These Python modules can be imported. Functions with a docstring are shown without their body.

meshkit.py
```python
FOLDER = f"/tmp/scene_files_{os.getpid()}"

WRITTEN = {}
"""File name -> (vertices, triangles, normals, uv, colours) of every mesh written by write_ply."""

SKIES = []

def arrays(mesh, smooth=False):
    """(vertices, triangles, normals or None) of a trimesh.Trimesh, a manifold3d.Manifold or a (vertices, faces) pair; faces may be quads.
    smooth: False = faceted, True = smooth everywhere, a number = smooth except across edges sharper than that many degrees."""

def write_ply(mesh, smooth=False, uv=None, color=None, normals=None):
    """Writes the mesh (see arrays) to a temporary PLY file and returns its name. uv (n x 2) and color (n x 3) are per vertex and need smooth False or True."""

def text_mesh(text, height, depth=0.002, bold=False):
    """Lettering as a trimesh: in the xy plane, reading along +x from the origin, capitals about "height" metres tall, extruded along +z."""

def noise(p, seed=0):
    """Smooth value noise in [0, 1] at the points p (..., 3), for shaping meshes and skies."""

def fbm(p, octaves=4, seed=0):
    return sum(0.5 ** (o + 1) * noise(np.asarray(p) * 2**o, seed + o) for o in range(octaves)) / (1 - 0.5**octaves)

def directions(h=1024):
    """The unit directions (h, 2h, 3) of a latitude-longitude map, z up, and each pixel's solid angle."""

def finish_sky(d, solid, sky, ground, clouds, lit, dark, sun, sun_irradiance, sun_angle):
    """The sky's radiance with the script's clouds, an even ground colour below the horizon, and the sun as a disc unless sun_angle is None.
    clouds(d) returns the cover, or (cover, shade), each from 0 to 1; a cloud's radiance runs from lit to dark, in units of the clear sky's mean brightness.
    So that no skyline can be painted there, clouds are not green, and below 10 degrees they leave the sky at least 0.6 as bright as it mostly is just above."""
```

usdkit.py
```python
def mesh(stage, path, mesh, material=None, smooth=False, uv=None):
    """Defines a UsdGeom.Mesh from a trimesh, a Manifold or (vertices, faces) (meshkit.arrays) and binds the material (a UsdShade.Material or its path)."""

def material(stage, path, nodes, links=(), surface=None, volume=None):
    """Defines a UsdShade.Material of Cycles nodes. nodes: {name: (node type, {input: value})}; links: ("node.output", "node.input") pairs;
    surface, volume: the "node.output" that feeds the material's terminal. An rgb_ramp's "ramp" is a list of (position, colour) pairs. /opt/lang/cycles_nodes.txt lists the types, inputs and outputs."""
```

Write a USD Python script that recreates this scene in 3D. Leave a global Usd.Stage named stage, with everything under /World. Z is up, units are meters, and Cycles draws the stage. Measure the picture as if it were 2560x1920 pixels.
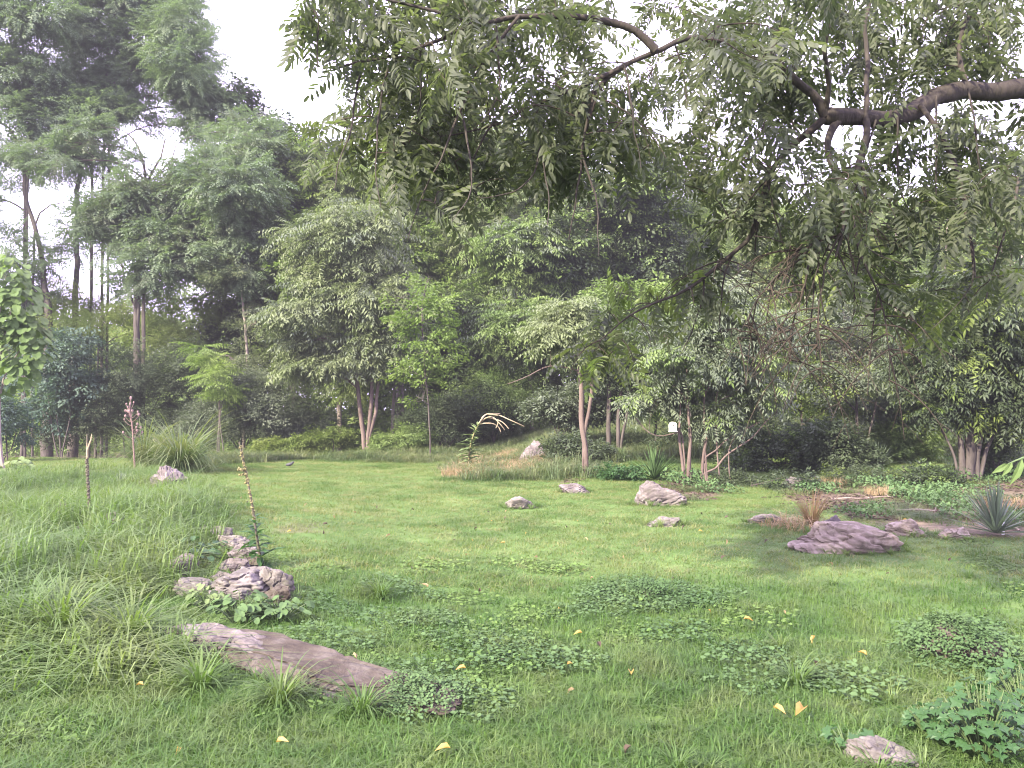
import math
import numpy as np
import trimesh
import shapely
import shapely.geometry as sg
from scipy.spatial.transform import Rotation as Rot
from pxr import Usd, UsdGeom, UsdLux, UsdShade, Gf, Sdf, Vt
import usdkit
import meshkit

# ------------------------------------------------------------------ camera, sky, sun, exposure
stage = Usd.Stage.CreateInMemory()
UsdGeom.SetStageUpAxis(stage, 'Z')
UsdGeom.Xform.Define(stage, '/World')
LOOKS = '/World/Looks'
UsdGeom.Scope.Define(stage, LOOKS)

F, CX, CY, CAMZ = 2009.0, 1280.0, 960.0, 1.8        # pinhole of the photograph, in its own 2560 x 1920 pixels
PITCH = math.atan(60.0 / F)
EXPOSURE = 2.3
SUN_DIR = np.array([-0.58, -0.62, 0.53]); SUN_DIR /= np.linalg.norm(SUN_DIR)
SUN_I, SUN_ANGLE, SKY_STRENGTH = 1.25, 1.2, 0.078
HAZE = 0.0005

cam = UsdGeom.Camera.Define(stage, '/World/camera')
cam.AddTranslateOp().Set(Gf.Vec3d(0, 0, CAMZ))
cam.AddRotateXOp().Set(90 + math.degrees(PITCH))
cam.CreateHorizontalApertureAttr(36.0)
cam.CreateFocalLengthAttr(36.0 * F / 2560.0)
cam.CreateFStopAttr(0.0)
cam.CreateExposureAttr(EXPOSURE)

elev = math.asin(SUN_DIR[2]); rot = math.atan2(SUN_DIR[0], SUN_DIR[1])
skymat = usdkit.material(stage, LOOKS + '/sky', {
    'sky': ('sky_texture', {'sky_type': 'single_scattering', 'sun_disc': False, 'sun_elevation': elev, 'sun_rotation': rot, 'aerosol_density': 3.0}),
    'tc': ('texture_coordinate', {}),
    'n': ('noise_texture', {'scale': 2.2, 'detail': 5.0, 'roughness': 0.55}),
    'r': ('rgb_ramp', {'ramp': [(0.0, (0.72, 0.72, 0.72)), (0.45, (0.85, 0.85, 0.85)), (0.75, (0.97, 0.97, 0.97))]}),
    'm': ('mix_color', {'b': (13.5, 11.5, 18.2)}),
    'bg': ('background_shader', {'strength': SKY_STRENGTH}),
}, [('tc.generated', 'n.vector'), ('n.fac', 'r.fac'), ('r.color', 'm.fac'), ('sky.color', 'm.a'), ('m.result', 'bg.color')], surface='bg.background')
dome = UsdLux.DomeLight.Define(stage, '/World/sky')
UsdShade.MaterialBindingAPI.Apply(dome.GetPrim()).Bind(skymat)
dome.GetPrim().SetCustomDataByKey('kind', 'structure')
sun = UsdLux.DistantLight.Define(stage, '/World/sun')
sun.CreateNormalizeAttr(True); sun.CreateIntensityAttr(SUN_I); sun.CreateAngleAttr(SUN_ANGLE)
sun.CreateColorAttr(Gf.Vec3f(1.0, 0.90, 0.70))
rz = Rot.align_vectors([SUN_DIR], [[0, 0, 1]])[0].as_quat()
sun.AddOrientOp().Set(Gf.Quatf(float(rz[3]), float(rz[0]), float(rz[1]), float(rz[2])))

# ------------------------------------------------------------------ pixels to places
ca, sa = math.cos(PITCH), math.sin(PITCH)
def ray(px, py):
    u, v = (px - CX) / F, (CY - py) / F
    return np.array([u, ca - v * sa, sa + v * ca])
def pt(px, py, Y):
    d = ray(px, py)
    return np.array([0, 0, CAMZ]) + d * (Y / d[1])
def sstep(a, b, x):
    t = np.clip((np.asarray(x, float) - a) / (b - a), 0, 1)
    return t * t * (3 - 2 * t)
def fbm2(x, y, s, seed, octv=3):
    x, y = np.asarray(x, float), np.asarray(y, float)
    return meshkit.fbm(np.stack([x * s, y * s, np.zeros_like(x) + 0.37], -1), octv, seed)
def H(x, y):
    x, y = np.asarray(x, float), np.asarray(y, float)
    z = 0.16 * (fbm2(x, y, 0.22, 3) - 0.5) * sstep(2, 8, y) + 0.05 * (fbm2(x, y, 1.1, 7) - 0.5)
    z = z + 0.34 * np.exp(-((x + 4.6) ** 2 / 5.0 + (y - 10.0) ** 2 / 22.0))
    z = z + 0.18 * np.exp(-((x + 9.5) ** 2 / 30.0 + (y - 20.0) ** 2 / 30.0))
    z = z + 0.10 * np.exp(-((x + 1.9) ** 2 / 0.8 + (y - 8.6) ** 2 / 2.0))
    z = z + 1.9 * sstep(24, 50, y) * sstep(-5, 3, x) + 0.5 * sstep(18, 28, y) * sstep(-1, 2, x) * (1 - 0.6 * sstep(4, 9, x))
    z = z - 0.7 * sstep(27, 40, y) * (1 - sstep(-9, -2, x))
    return z
def ground(px, py):
    d = ray(px, py); o = np.array([0, 0, CAMZ])
    t = np.arange(2.0, 140.0, 0.05)
    P = o + t[:, None] * d
    below = np.nonzero(P[:, 2] < H(P[:, 0], P[:, 1]))[0]
    i = below[0] if len(below) else len(t) - 1
    p = P[i]
    return np.array([p[0], p[1], float(H(p[0], p[1]))])
def project(P):
    P = np.asarray(P, float) - np.array([0, 0, CAMZ])
    dy = P[..., 1] * ca + P[..., 2] * sa
    dz = -P[..., 1] * sa + P[..., 2] * ca
    return CX + F * P[..., 0] / dy, CY - F * dz / dy, dy

# ------------------------------------------------------------------ prims
_used = {}
def numbered(parent, name):
    k = (parent, name)
    n = _used.get(k, 0); _used[k] = n + 1
    return name if n == 0 else f'{name}_{n:03d}'
def tag(prim, label=None, cat=None, group=None, kind=None):
    for k, v in (('label', label), ('category', cat), ('group', group), ('kind', kind)):
        if v: prim.SetCustomDataByKey(k, v)
    return prim
def thing(name, label, cat, loc=(0, 0, 0), group=None, kind=None):
    x = UsdGeom.Xform.Define(stage, '/World/' + numbered('/World', name))
    x.AddTranslateOp().Set(Gf.Vec3d(*map(float, loc)))
    return tag(x.GetPrim(), label, cat, group, kind)
def part(parent, name, vf, mat, smooth=False, label=None, kind=None):
    p = str(parent.GetPath()) if not isinstance(parent, str) else parent
    m = usdkit.mesh(stage, p + '/' + numbered(p, name), vf, mat, smooth=smooth)
    return tag(m.GetPrim(), label, None, None, kind)
def top_mesh(name, vf, mat, label=None, cat=None, group=None, kind=None, smooth=False):
    m = usdkit.mesh(stage, '/World/' + numbered('/World', name), vf, mat, smooth=smooth)
    return tag(m.GetPrim(), label, cat, group, kind)

SHAPES = {}
UsdGeom.Scope.Define(stage, LOOKS + '/shapes')
def shape(name, vf, smooth=False):
    m = usdkit.mesh(stage, f'{LOOKS}/shapes/{name}', vf, None, smooth=smooth)
    m.GetPrim().SetSpecifier(Sdf.SpecifierClass)
    SHAPES[name] = m.GetPath()
    return name
def ref_mesh(path, shp, mat):
    m = UsdGeom.Mesh.Define(stage, path)
    m.GetPrim().GetReferences().AddInternalReference(SHAPES[shp])
    UsdShade.MaterialBindingAPI.Apply(m.GetPrim()).Bind(mat)
    return m
def placed_mesh(parent, name, shp, mat, pos, R, s, label=None):
    p = str(parent.GetPath())
    m = ref_mesh(p + '/' + numbered(p, name), shp, mat)
    M = np.eye(4); M[:3, :3] = R * s; M[:3, 3] = pos
    m.AddTransformOp().Set(Gf.Matrix4d(M.T.tolist()))
    if label: tag(m.GetPrim(), label)
    return m
def scatter(parent, name, protos, pos, R, scale, idx, kind=None, label=None, cat=None):
    """PointInstancer of protos [(shape, material)] at pos, with rotations R (n,3,3) and scales."""
    p = parent if isinstance(parent, str) else str(parent.GetPath())
    path = p + '/' + numbered(p, name)
    pi = UsdGeom.PointInstancer.Define(stage, path)
    rel = pi.CreatePrototypesRel()
    for i, (shp, mat) in enumerate(protos):
        m = ref_mesh(f'{path}/piece_{i + 1:03d}', shp, mat)
        rel.AddTarget(m.GetPath())
    n = len(pos)
    q = Rot.from_matrix(R).as_quat().astype(np.float32)
    pi.CreatePositionsAttr(Vt.Vec3fArray.FromNumpy(np.asarray(pos, np.float32)))
    pi.CreateOrientationsAttr(Vt.QuathArray([Gf.Quath(float(a[3]), float(a[0]), float(a[1]), float(a[2])) for a in q]))
    sc = np.asarray(scale, np.float32)
    if sc.ndim == 1: sc = np.repeat(sc[:, None], 3, 1)
    pi.CreateScalesAttr(Vt.Vec3fArray.FromNumpy(np.ascontiguousarray(sc)))
    pi.CreateProtoIndicesAttr(Vt.IntArray.FromNumpy(np.asarray(idx, np.int32)))
    return tag(pi.GetPrim(), label, cat, None, kind)

# ------------------------------------------------------------------ geometry helpers
def cat_(parts):
    v, f, n = [], [], 0
    for a, b in parts:
        v.append(np.asarray(a, float)); f.append(np.asarray(b, int) + n); n += len(a)
    return np.vstack(v), np.vstack(f)
def tube(P, r, sides=6):
    P = np.asarray(P, float); n = len(P)
    r = np.broadcast_to(np.asarray(r, float), (n,))
    t = np.gradient(P, axis=0); t /= np.linalg.norm(t, axis=1, keepdims=True) + 1e-12
    up = np.array([0.0, 0, 1]) if abs(t[:, 2]).mean() < 0.8 else np.array([1.0, 0, 0])
    a = np.cross(t, up); a /= np.linalg.norm(a, axis=1, keepdims=True) + 1e-9
    b = np.cross(t, a)
    th = np.arange(sides) * 2 * np.pi / sides
    V = P[:, None] + r[:, None, None] * (np.cos(th)[None, :, None] * a[:, None] + np.sin(th)[None, :, None] * b[:, None])
    i, j = np.meshgrid(np.arange(n - 1), np.arange(sides), indexing='ij')
    i, j = i.ravel(), j.ravel(); k = (j + 1) % sides
    q1 = np.stack([i * sides + j, i * sides + k, (i + 1) * sides + k], 1)
    q2 = np.stack([i * sides + j, (i + 1) * sides + k, (i + 1) * sides + j], 1)
    V = np.vstack([V.reshape(-1, 3), P[-1] + t[-1] * r[-1] * 0.5])
    e = (n - 1) * sides
    cap = np.stack([e + np.arange(sides), e + (np.arange(sides) + 1) % sides, np.full(sides, n * sides)], 1)
    return V, np.vstack([q1, q2, cap])
def spline(P, n):
    from scipy.interpolate import CubicSpline, PchipInterpolator
    P = np.asarray(P, float)
    s = np.concatenate([[0], np.cumsum(np.linalg.norm(np.diff(P[:, :3], axis=0), axis=1))])
    return PchipInterpolator(s, P, axis=0)(np.linspace(0, s[-1], n))
def frame(x, up):
    """rotation matrices whose first column is x and whose third is as near up as it can be; (n,3) inputs."""
    x = x / (np.linalg.norm(x, axis=1, keepdims=True) + 1e-12)
    y = np.cross(up, x); y /= np.linalg.norm(y, axis=1, keepdims=True) + 1e-12
    z = np.cross(x, y)
    return np.stack([x, y, z], -1)
def yaw(a):
    c, s, o = np.cos(a), np.sin(a), np.zeros_like(a)
    return np.stack([np.stack([c, -s, o], -1), np.stack([s, c, o], -1), np.stack([o, o, o + 1], -1)], 1)
def unit(v): return v / (np.linalg.norm(v, axis=-1, keepdims=True) + 1e-12)

def leaf_blade(L=1.0, w=0.4, fold=0.12, droop=0.12, low=False, wide=0.42):
    """one leaf along +x with a folded midrib that droops at the tip"""
    if low:
        v = [[0, 0, 0], [L * wide, w / 2, fold * w - droop * L * .3], [L, 0, -droop * L], [L * wide, -w / 2, fold * w - droop * L * .3]]
        return np.array(v), np.array([[0, 3, 2], [0, 2, 1]])
    v = [[0, 0, 0], [L * .5, 0, -droop * L * .2], [L, 0, -droop * L],
         [L * .25, w * .40, fold * w], [L * .6, w * .46, fold * w - droop * L * .35],
         [L * .25, -w * .40, fold * w], [L * .6, -w * .46, fold * w - droop * L * .35]]
    f = [[0, 1, 3], [1, 4, 3], [1, 2, 4], [0, 5, 1], [1, 5, 6], [1, 6, 2]]
    return np.array(v, float), np.array(f)
def xf(vf, R, t, s=1.0):
    return vf[0] @ (np.asarray(R) * s).T + t, vf[1]
def pinnate(rng, L=1.0, pairs=8, leaf=0.22, w=0.07, droop=0.25, low=False, stem=True, hang=0.35):
    """a compound leaf along +x: rachis with paired leaflets"""
    parts = []
    xs = np.linspace(0.16, 0.97, pairs)
    zz = lambda x: -droop * L * x ** 2
    if stem:
        P = np.stack([np.linspace(0, 1, 5) * L, np.zeros(5), zz(np.linspace(0, 1, 5))], 1)
        parts.append(tube(P, np.linspace(0.005, 0.002, 5) * L, 3))
    for i, x in enumerate(xs):
        k = leaf * (0.75 + 0.5 * math.sin(math.pi * min(x * 1.05, 1))) * L
        for s in (-1, 1):
            d = np.array([0.45 + 0.15 * rng.normal(), s * 0.9, -hang - 0.18 * rng.normal()])
            R = frame(d[None], np.array([[0.0, s * 0.2, 1.0]]) + rng.normal(0, .2, (1, 3)))[0]
            parts.append(xf(leaf_blade(k, w * L * (0.85 + .3 * rng.random()), 0.1, 0.15, low), R, [x * L + rng.normal(0, .008), 0, zz(x)]))
    R = frame(np.array([[1, 0, -2 * droop]]), np.array([[0, 0, 1.0]]))[0]
    parts.append(xf(leaf_blade(leaf * L, w * L, 0.1, 0.15, low), R, [L, 0, zz(1.0)]))
    return cat_(parts)
def spray_pinnate(rng, nleaf=7, L=0.6, pairs=6, leaf=0.22, w=0.1, low=True, hang=0.3):
    parts = [tube(np.array([[0, 0, 0], [.4, 0, .03], [.75, 0, -.02]]), [.012, .008, .004], 3)]
    for i in range(nleaf):
        x = 0.08 + 0.68 * i / (nleaf - 1)
        a = (1 if i % 2 else -1) * (0.95 - 0.5 * i / nleaf) + rng.normal(0, .2)
        if i == nleaf - 1: a = rng.normal(0, .15)
        d = np.array([math.cos(a), math.sin(a), rng.normal(0.05, .22)])
        R = frame(d[None], np.array([[0, 0, 1.0]]) + rng.normal(0, .25, (1, 3)))[0]
        parts.append(xf(pinnate(rng, L * (0.8 + .4 * rng.random()), pairs, leaf, w, 0.3, low, False, hang), R, [x, 0, 0.03 * math.sin(3 * x)]))
    return cat_(parts)
def spray_leaves(rng, n=30, leaf=0.15, w=0.08, spread=0.34, low=True, thick=0.08, droop=0.2):
    """a flat branching spray of simple leaves, about one unit long"""
    parts = [tube(np.array([[0, 0, 0], [.45, 0, .03], [.9, 0, -.03]]), [.012, .008, .003], 3)]
    for i in range(n):
        x = rng.uniform(0.08, 0.98); y = rng.normal(0, spread) * (1.15 - x) * 1.2
        d = np.array([0.7, np.sign(y) * 0.6 + rng.normal(0, .5), rng.normal(-droop, .3)])
        R = frame(d[None], np.array([[0, 0, 1.0]]) + rng.normal(0, .35, (1, 3)))[0]
        k = leaf * (0.7 + .6 * rng.random())
        parts.append(xf(leaf_blade(k, w * (0.8 + .4 * rng.random()), .12, .15, low), R, [x, y, rng.normal(0, thick) - 0.25 * y * y - 0.1 * x * x]))
    return cat_(parts)
def heart_leaf(rng, L=1.0, lobes=False, k=14):
    a = np.linspace(-math.pi, math.pi, k + 1)[:-1]
    if lobes:
        r = 0.5 * (0.75 + 0.25 * np.cos(5 * a)) * (1 - 0.25 * (np.abs(a) > 2.6))
    else:
        r = 0.5 * (1.0 + 0.18 * np.cos(2 * a) - 0.30 * (np.abs(a) > 2.8) + .08 * np.exp(-a * a * 8))
    ring = np.stack([r * np.cos(a) + 0.42, r * np.sin(a) * 0.95, 0 * a], 1)
    ring[:, 2] = 0.10 * np.abs(ring[:, 1]) - 0.22 * ring[:, 0] ** 2 + rng.normal(0, .015, len(a))
    mid = np.array([[0.0, 0, 0.0], [0.45, 0, -0.05]])
    v = np.vstack([ring, mid]) * L
    n = len(ring); f = [[i, (i + 1) % n, n + 1] for i in range(n)]
    return v, np.array(f)
def grass_patch(rng, size, n, h, w, lean, curve=0.5, flop=0.0):
    """a patch of bent blades, three triangles each"""
    xy = rng.uniform(-size / 2, size / 2, (n, 2)) * 1.1
    hh = h * rng.uniform(0.5, 1.25, n); ww = w * rng.uniform(0.6, 1.3, n)
    a = rng.uniform(0, 2 * np.pi, n); ln = np.abs(rng.normal(lean, lean * .5, n)) * hh
    d = np.stack([np.cos(a), np.sin(a)], 1); s = np.stack([-d[:, 1], d[:, 0]], 1)
    b = np.concatenate([xy, np.full((n, 1), -0.03)], 1)
    m = b + np.concatenate([d * (ln * .35)[:, None], (hh * .62)[:, None]], 1)
    t = b + np.concatenate([d * (ln * (1 + curve))[:, None], (hh * (1 - 0.45 * flop * rng.random(n)))[:, None]], 1)
    sv = np.concatenate([s, np.zeros((n, 1))], 1) * (ww / 2)[:, None]
    V = np.stack([b - sv, b + sv, m - sv * .8, m + sv * .8, t], 1).reshape(-1, 3)
    o = np.arange(n)[:, None] * 5
    Fc = np.concatenate([o + [0, 1, 3], o + [0, 3, 2], o + [2, 3, 4]], 0)
    return V, Fc
def arching(rng, n, L, w, spread, segs=5, base=0.06, droop=1.0, up=0.9):
    """a fountain of long arching blades from one crown"""
    parts = []
    for i in range(n):
        a = rng.uniform(0, 2 * np.pi); k = L * rng.uniform(.6, 1.1); e = up * rng.uniform(.6, 1.2)
        d = np.array([math.cos(a), math.sin(a)]); s = np.array([-d[1], d[0], 0])
        t = np.linspace(0, 1, segs + 1)
        out = spread * k * (t ** 1.3) * rng.uniform(.5, 1.15); z = k * (e * t - droop * 0.55 * t ** 2.4 * rng.uniform(.6, 1.3))
        c = np.stack([d[0] * (out + base * rng.random()), d[1] * (out + base * rng.random()), z], 1)
        hw = (w / 2) * np.sin(np.pi * np.clip(0.25 + .75 * t, 0, 1)) ** .7
        V = np.concatenate([c - s * hw[:, None], c + s * hw[:, None]])
        m = segs + 1
        f = np.array([[j, m + j, m + j + 1] for j in range(segs)] + [[j, m + j + 1, j + 1] for j in range(segs)])
        parts.append((V, f))
    return cat_(parts)

# ------------------------------------------------------------------ materials
def leafmat(name, dark, light, trans=0.3, nscale=0.5, rough=0.55, spec=0.3, tcol=(1.15, 1.35, 0.6)):
    tl = [min(0.9, light[k] * tcol[k] * 1.2) for k in range(3)]; td = [dark[k] * tcol[k] * 1.2 for k in range(3)]
    return usdkit.material(stage, f'{LOOKS}/{name}', {
        'g': ('geometry', {}),
        'n': ('noise_texture', {'scale': nscale, 'detail': 3.0}),
        'a': ('math', {'math_type': 'multiply_add', 'value2': 0.9, 'value3': -0.28}),
        'b': ('math', {'math_type': 'multiply_add', 'value2': 0.75}),
        'r': ('rgb_ramp', {'ramp': [(0.0, dark), (0.75, light)]}),
        'r2': ('rgb_ramp', {'ramp': [(0.0, td), (0.75, tl)]}),
        'p': ('principled_bsdf', {'roughness': rough, 'specular_ior_level': spec}),
        't': ('translucent_bsdf', {}),
        'm': ('mix_closure', {'fac': trans}),
    }, [('g.position', 'n.vector'), ('n.fac', 'a.value1'), ('g.random_per_island', 'b.value1'), ('a.value', 'b.value3'), ('b.value', 'r.fac'), ('b.value', 'r2.fac'),
        ('r.color', 'p.base_color'), ('r2.color', 't.color'), ('p.BSDF', 'm.closure1'), ('t.BSDF', 'm.closure2')], surface='m.closure')
M = {}
M['locust'] = leafmat('locust_leaf', (0.065, 0.096, 0.058), (0.170, 0.219, 0.130), 0.35)
M['bluegreen'] = leafmat('bluegreen_leaf', (0.036, 0.066, 0.048), (0.102, 0.144, 0.102), 0.25)
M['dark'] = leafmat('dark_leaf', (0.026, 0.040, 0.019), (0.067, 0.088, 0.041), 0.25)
M['mid'] = leafmat('mid_leaf', (0.076, 0.119, 0.037), (0.220, 0.281, 0.091), 0.35)
M['olive'] = leafmat('olive_leaf', (0.068, 0.102, 0.024), (0.197, 0.232, 0.060), 0.35)
M['lime'] = leafmat('lime_leaf', (0.076, 0.123, 0.026), (0.190, 0.246, 0.065), 0.42)
M['pale'] = leafmat('pale_leaf', (0.094, 0.141, 0.047), (0.224, 0.271, 0.106), 0.35)
M['grey'] = leafmat('grey_leaf', (0.058, 0.076, 0.051), (0.156, 0.183, 0.114), 0.25)
M['walnut'] = leafmat('walnut_leaf', (0.043, 0.055, 0.034), (0.115, 0.127, 0.072), 0.48, 1.2)
M['walnut_yellow'] = leafmat('yellowing_leaf', (0.084, 0.123, 0.037), (0.190, 0.194, 0.072), 0.40, 1.5)
M['heart'] = leafmat('heart_leaf', (0.066, 0.106, 0.035), (0.154, 0.202, 0.080), 0.35, 1.0, 0.6, 0.15)
M['rust'] = leafmat('rust_leaf', (0.099, 0.061, 0.033), (0.178, 0.122, 0.077), 0.25)
M['mullein'] = leafmat('mullein_leaf', (0.075, 0.110, 0.045), (0.200, 0.250, 0.110), 0.2, 3.0, 0.8, 0.1)
M['yucca'] = leafmat('yucca_leaf', (0.070, 0.100, 0.065), (0.170, 0.200, 0.140), 0.12, 3.0, 0.5, 0.3)
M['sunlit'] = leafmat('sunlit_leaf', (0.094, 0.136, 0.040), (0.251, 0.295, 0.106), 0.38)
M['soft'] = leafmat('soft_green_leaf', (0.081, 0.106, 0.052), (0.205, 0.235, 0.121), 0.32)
M['ivy'] = leafmat('ground_ivy_leaf', (0.047, 0.086, 0.035), (0.098, 0.144, 0.062), 0.15, 1.0, 0.85, 0.08)
M['weed'] = leafmat('broad_weed_leaf', (0.023, 0.058, 0.018), (0.058, 0.117, 0.039), 0.3, 1.0, 0.5, 0.3)
M['yellow'] = leafmat('fallen_yellow_leaf', (0.22, 0.14, 0.045), (0.50, 0.35, 0.09), 0.3, 8.0)
M['litter'] = leafmat('leaf_litter', (0.043, 0.032, 0.028), (0.130, 0.097, 0.080), 0.1, 3.0, 0.8, 0.1)
M['dry'] = leafmat('dry_grass', (0.190, 0.135, 0.080), (0.380, 0.295, 0.190), 0.25, 2.0, 0.7, 0.2)

def grassmat(name, c0, c1, c2, dry, drymax=0.25):
    return usdkit.material(stage, f'{LOOKS}/{name}', {
        'g': ('geometry', {}),
        'n1': ('noise_texture', {'scale': 0.45, 'detail': 4.0, 'roughness': 0.6}),
        'n2': ('noise_texture', {'scale': 2.6, 'detail': 3.0}),
        'r1': ('rgb_ramp', {'ramp': [(0.32, c0), (0.52, c1), (0.70, c2)]}),
        'r2': ('rgb_ramp', {'ramp': [(0.45, (0, 0, 0)), (0.75, (drymax,) * 3)]}),
        'mx': ('mix_color', {'b': dry}),
        'iv': ('math', {'math_type': 'multiply_add', 'value2': 0.8, 'value3': 0.6}),
        'mu': ('mix_color', {'blend_type': 'multiply', 'fac': 1.0}),
        'cc': ('combine_color', {}),
        'p': ('principled_bsdf', {'roughness': 0.55, 'specular_ior_level': 0.25}),
        'tm': ('mix_color', {'blend_type': 'multiply', 'fac': 1.0, 'b': (1.5, 1.7, 0.6), 'use_clamp': False}),
        't': ('translucent_bsdf', {}), 'm': ('mix_closure', {'fac': 0.35}),
    }, [('g.position', 'n1.vector'), ('g.position', 'n2.vector'), ('n1.fac', 'r1.fac'), ('n2.fac', 'r2.fac'), ('r1.color', 'mx.a'), ('r2.color', 'mx.fac'),
        ('g.random_per_island', 'iv.value1'), ('iv.value', 'cc.r'), ('iv.value', 'cc.g'), ('iv.value', 'cc.b'), ('mx.result', 'mu.a'), ('cc.color', 'mu.b'),
        ('mu.result', 'p.base_color'), ('mu.result', 'tm.a'), ('tm.result', 't.color'), ('p.BSDF', 'm.closure1'), ('t.BSDF', 'm.closure2')], surface='m.closure')
M['grass'] = grassmat('lawn_grass', (0.052, 0.119, 0.024), (0.081, 0.167, 0.036), (0.122, 0.206, 0.049), (0.243, 0.222, 0.092), 0.30)
M['lawn'] = grassmat('mown_grass', (0.098, 0.159, 0.044), (0.149, 0.217, 0.068), (0.207, 0.265, 0.097), (0.390, 0.306, 0.165), 0.42)
M['long_grass'] = grassmat('long_grass', (0.076, 0.146, 0.039), (0.121, 0.205, 0.060), (0.190, 0.259, 0.092), (0.336, 0.281, 0.151), 0.20)
M['fountain'] = grassmat('fountain_grass', (0.081, 0.135, 0.054), (0.135, 0.189, 0.081), (0.203, 0.243, 0.115), (0.405, 0.351, 0.203), 0.4)

def barkmat(name, a, b, scale=9.0):
    return usdkit.material(stage, f'{LOOKS}/{name}', {
        'g': ('geometry', {}),
        'mp': ('mapping', {'mapping_type': 'point', 'scale': (1.0, 1.0, 0.22)}),
        'n': ('noise_texture', {'scale': scale, 'detail': 6.0, 'roughness': 0.65, 'distortion': 0.6}),
        'n2': ('noise_texture', {'scale': 1.3, 'detail': 2.0}),
        'ad': ('math', {'math_type': 'multiply_add', 'value2': 0.5}),
        'r': ('rgb_ramp', {'ramp': [(0.45, a), (0.95, b)]}),
        'bp': ('bump', {'strength': 0.8, 'distance': 0.02}),
        'p': ('principled_bsdf', {'roughness': 0.85, 'specular_ior_level': 0.15}),
    }, [('g.position', 'mp.vector'), ('mp.vector', 'n.vector'), ('g.position', 'n2.vector'), ('n2.fac', 'ad.value1'), ('n.fac', 'ad.value3'), ('ad.value', 'r.fac'), ('n.fac', 'bp.height'),
        ('r.color', 'p.base_color'), ('bp.normal', 'p.normal')], surface='p.BSDF')
M['bark'] = barkmat('grey_bark', (0.070, 0.058, 0.050), (0.200, 0.170, 0.150))
M['bark_dark'] = barkmat('dark_bark', (0.024, 0.020, 0.019), (0.075, 0.064, 0.058))
M['bark_pink'] = barkmat('pinkish_bark', (0.049, 0.035, 0.031), (0.120, 0.092, 0.081))
M['bark_pale'] = barkmat('pale_bark', (0.200, 0.160, 0.130), (0.420, 0.360, 0.310))
M['bark_walnut'] = barkmat('walnut_bark', (0.015, 0.013, 0.011), (0.043, 0.036, 0.031), 14.0)
M['twig'] = barkmat('twig_bark', (0.019, 0.015, 0.012), (0.050, 0.039, 0.030), 20.0)
M['dead_wood'] = barkmat('dead_wood', (0.087, 0.068, 0.056), (0.211, 0.174, 0.143), 12.0)

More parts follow.
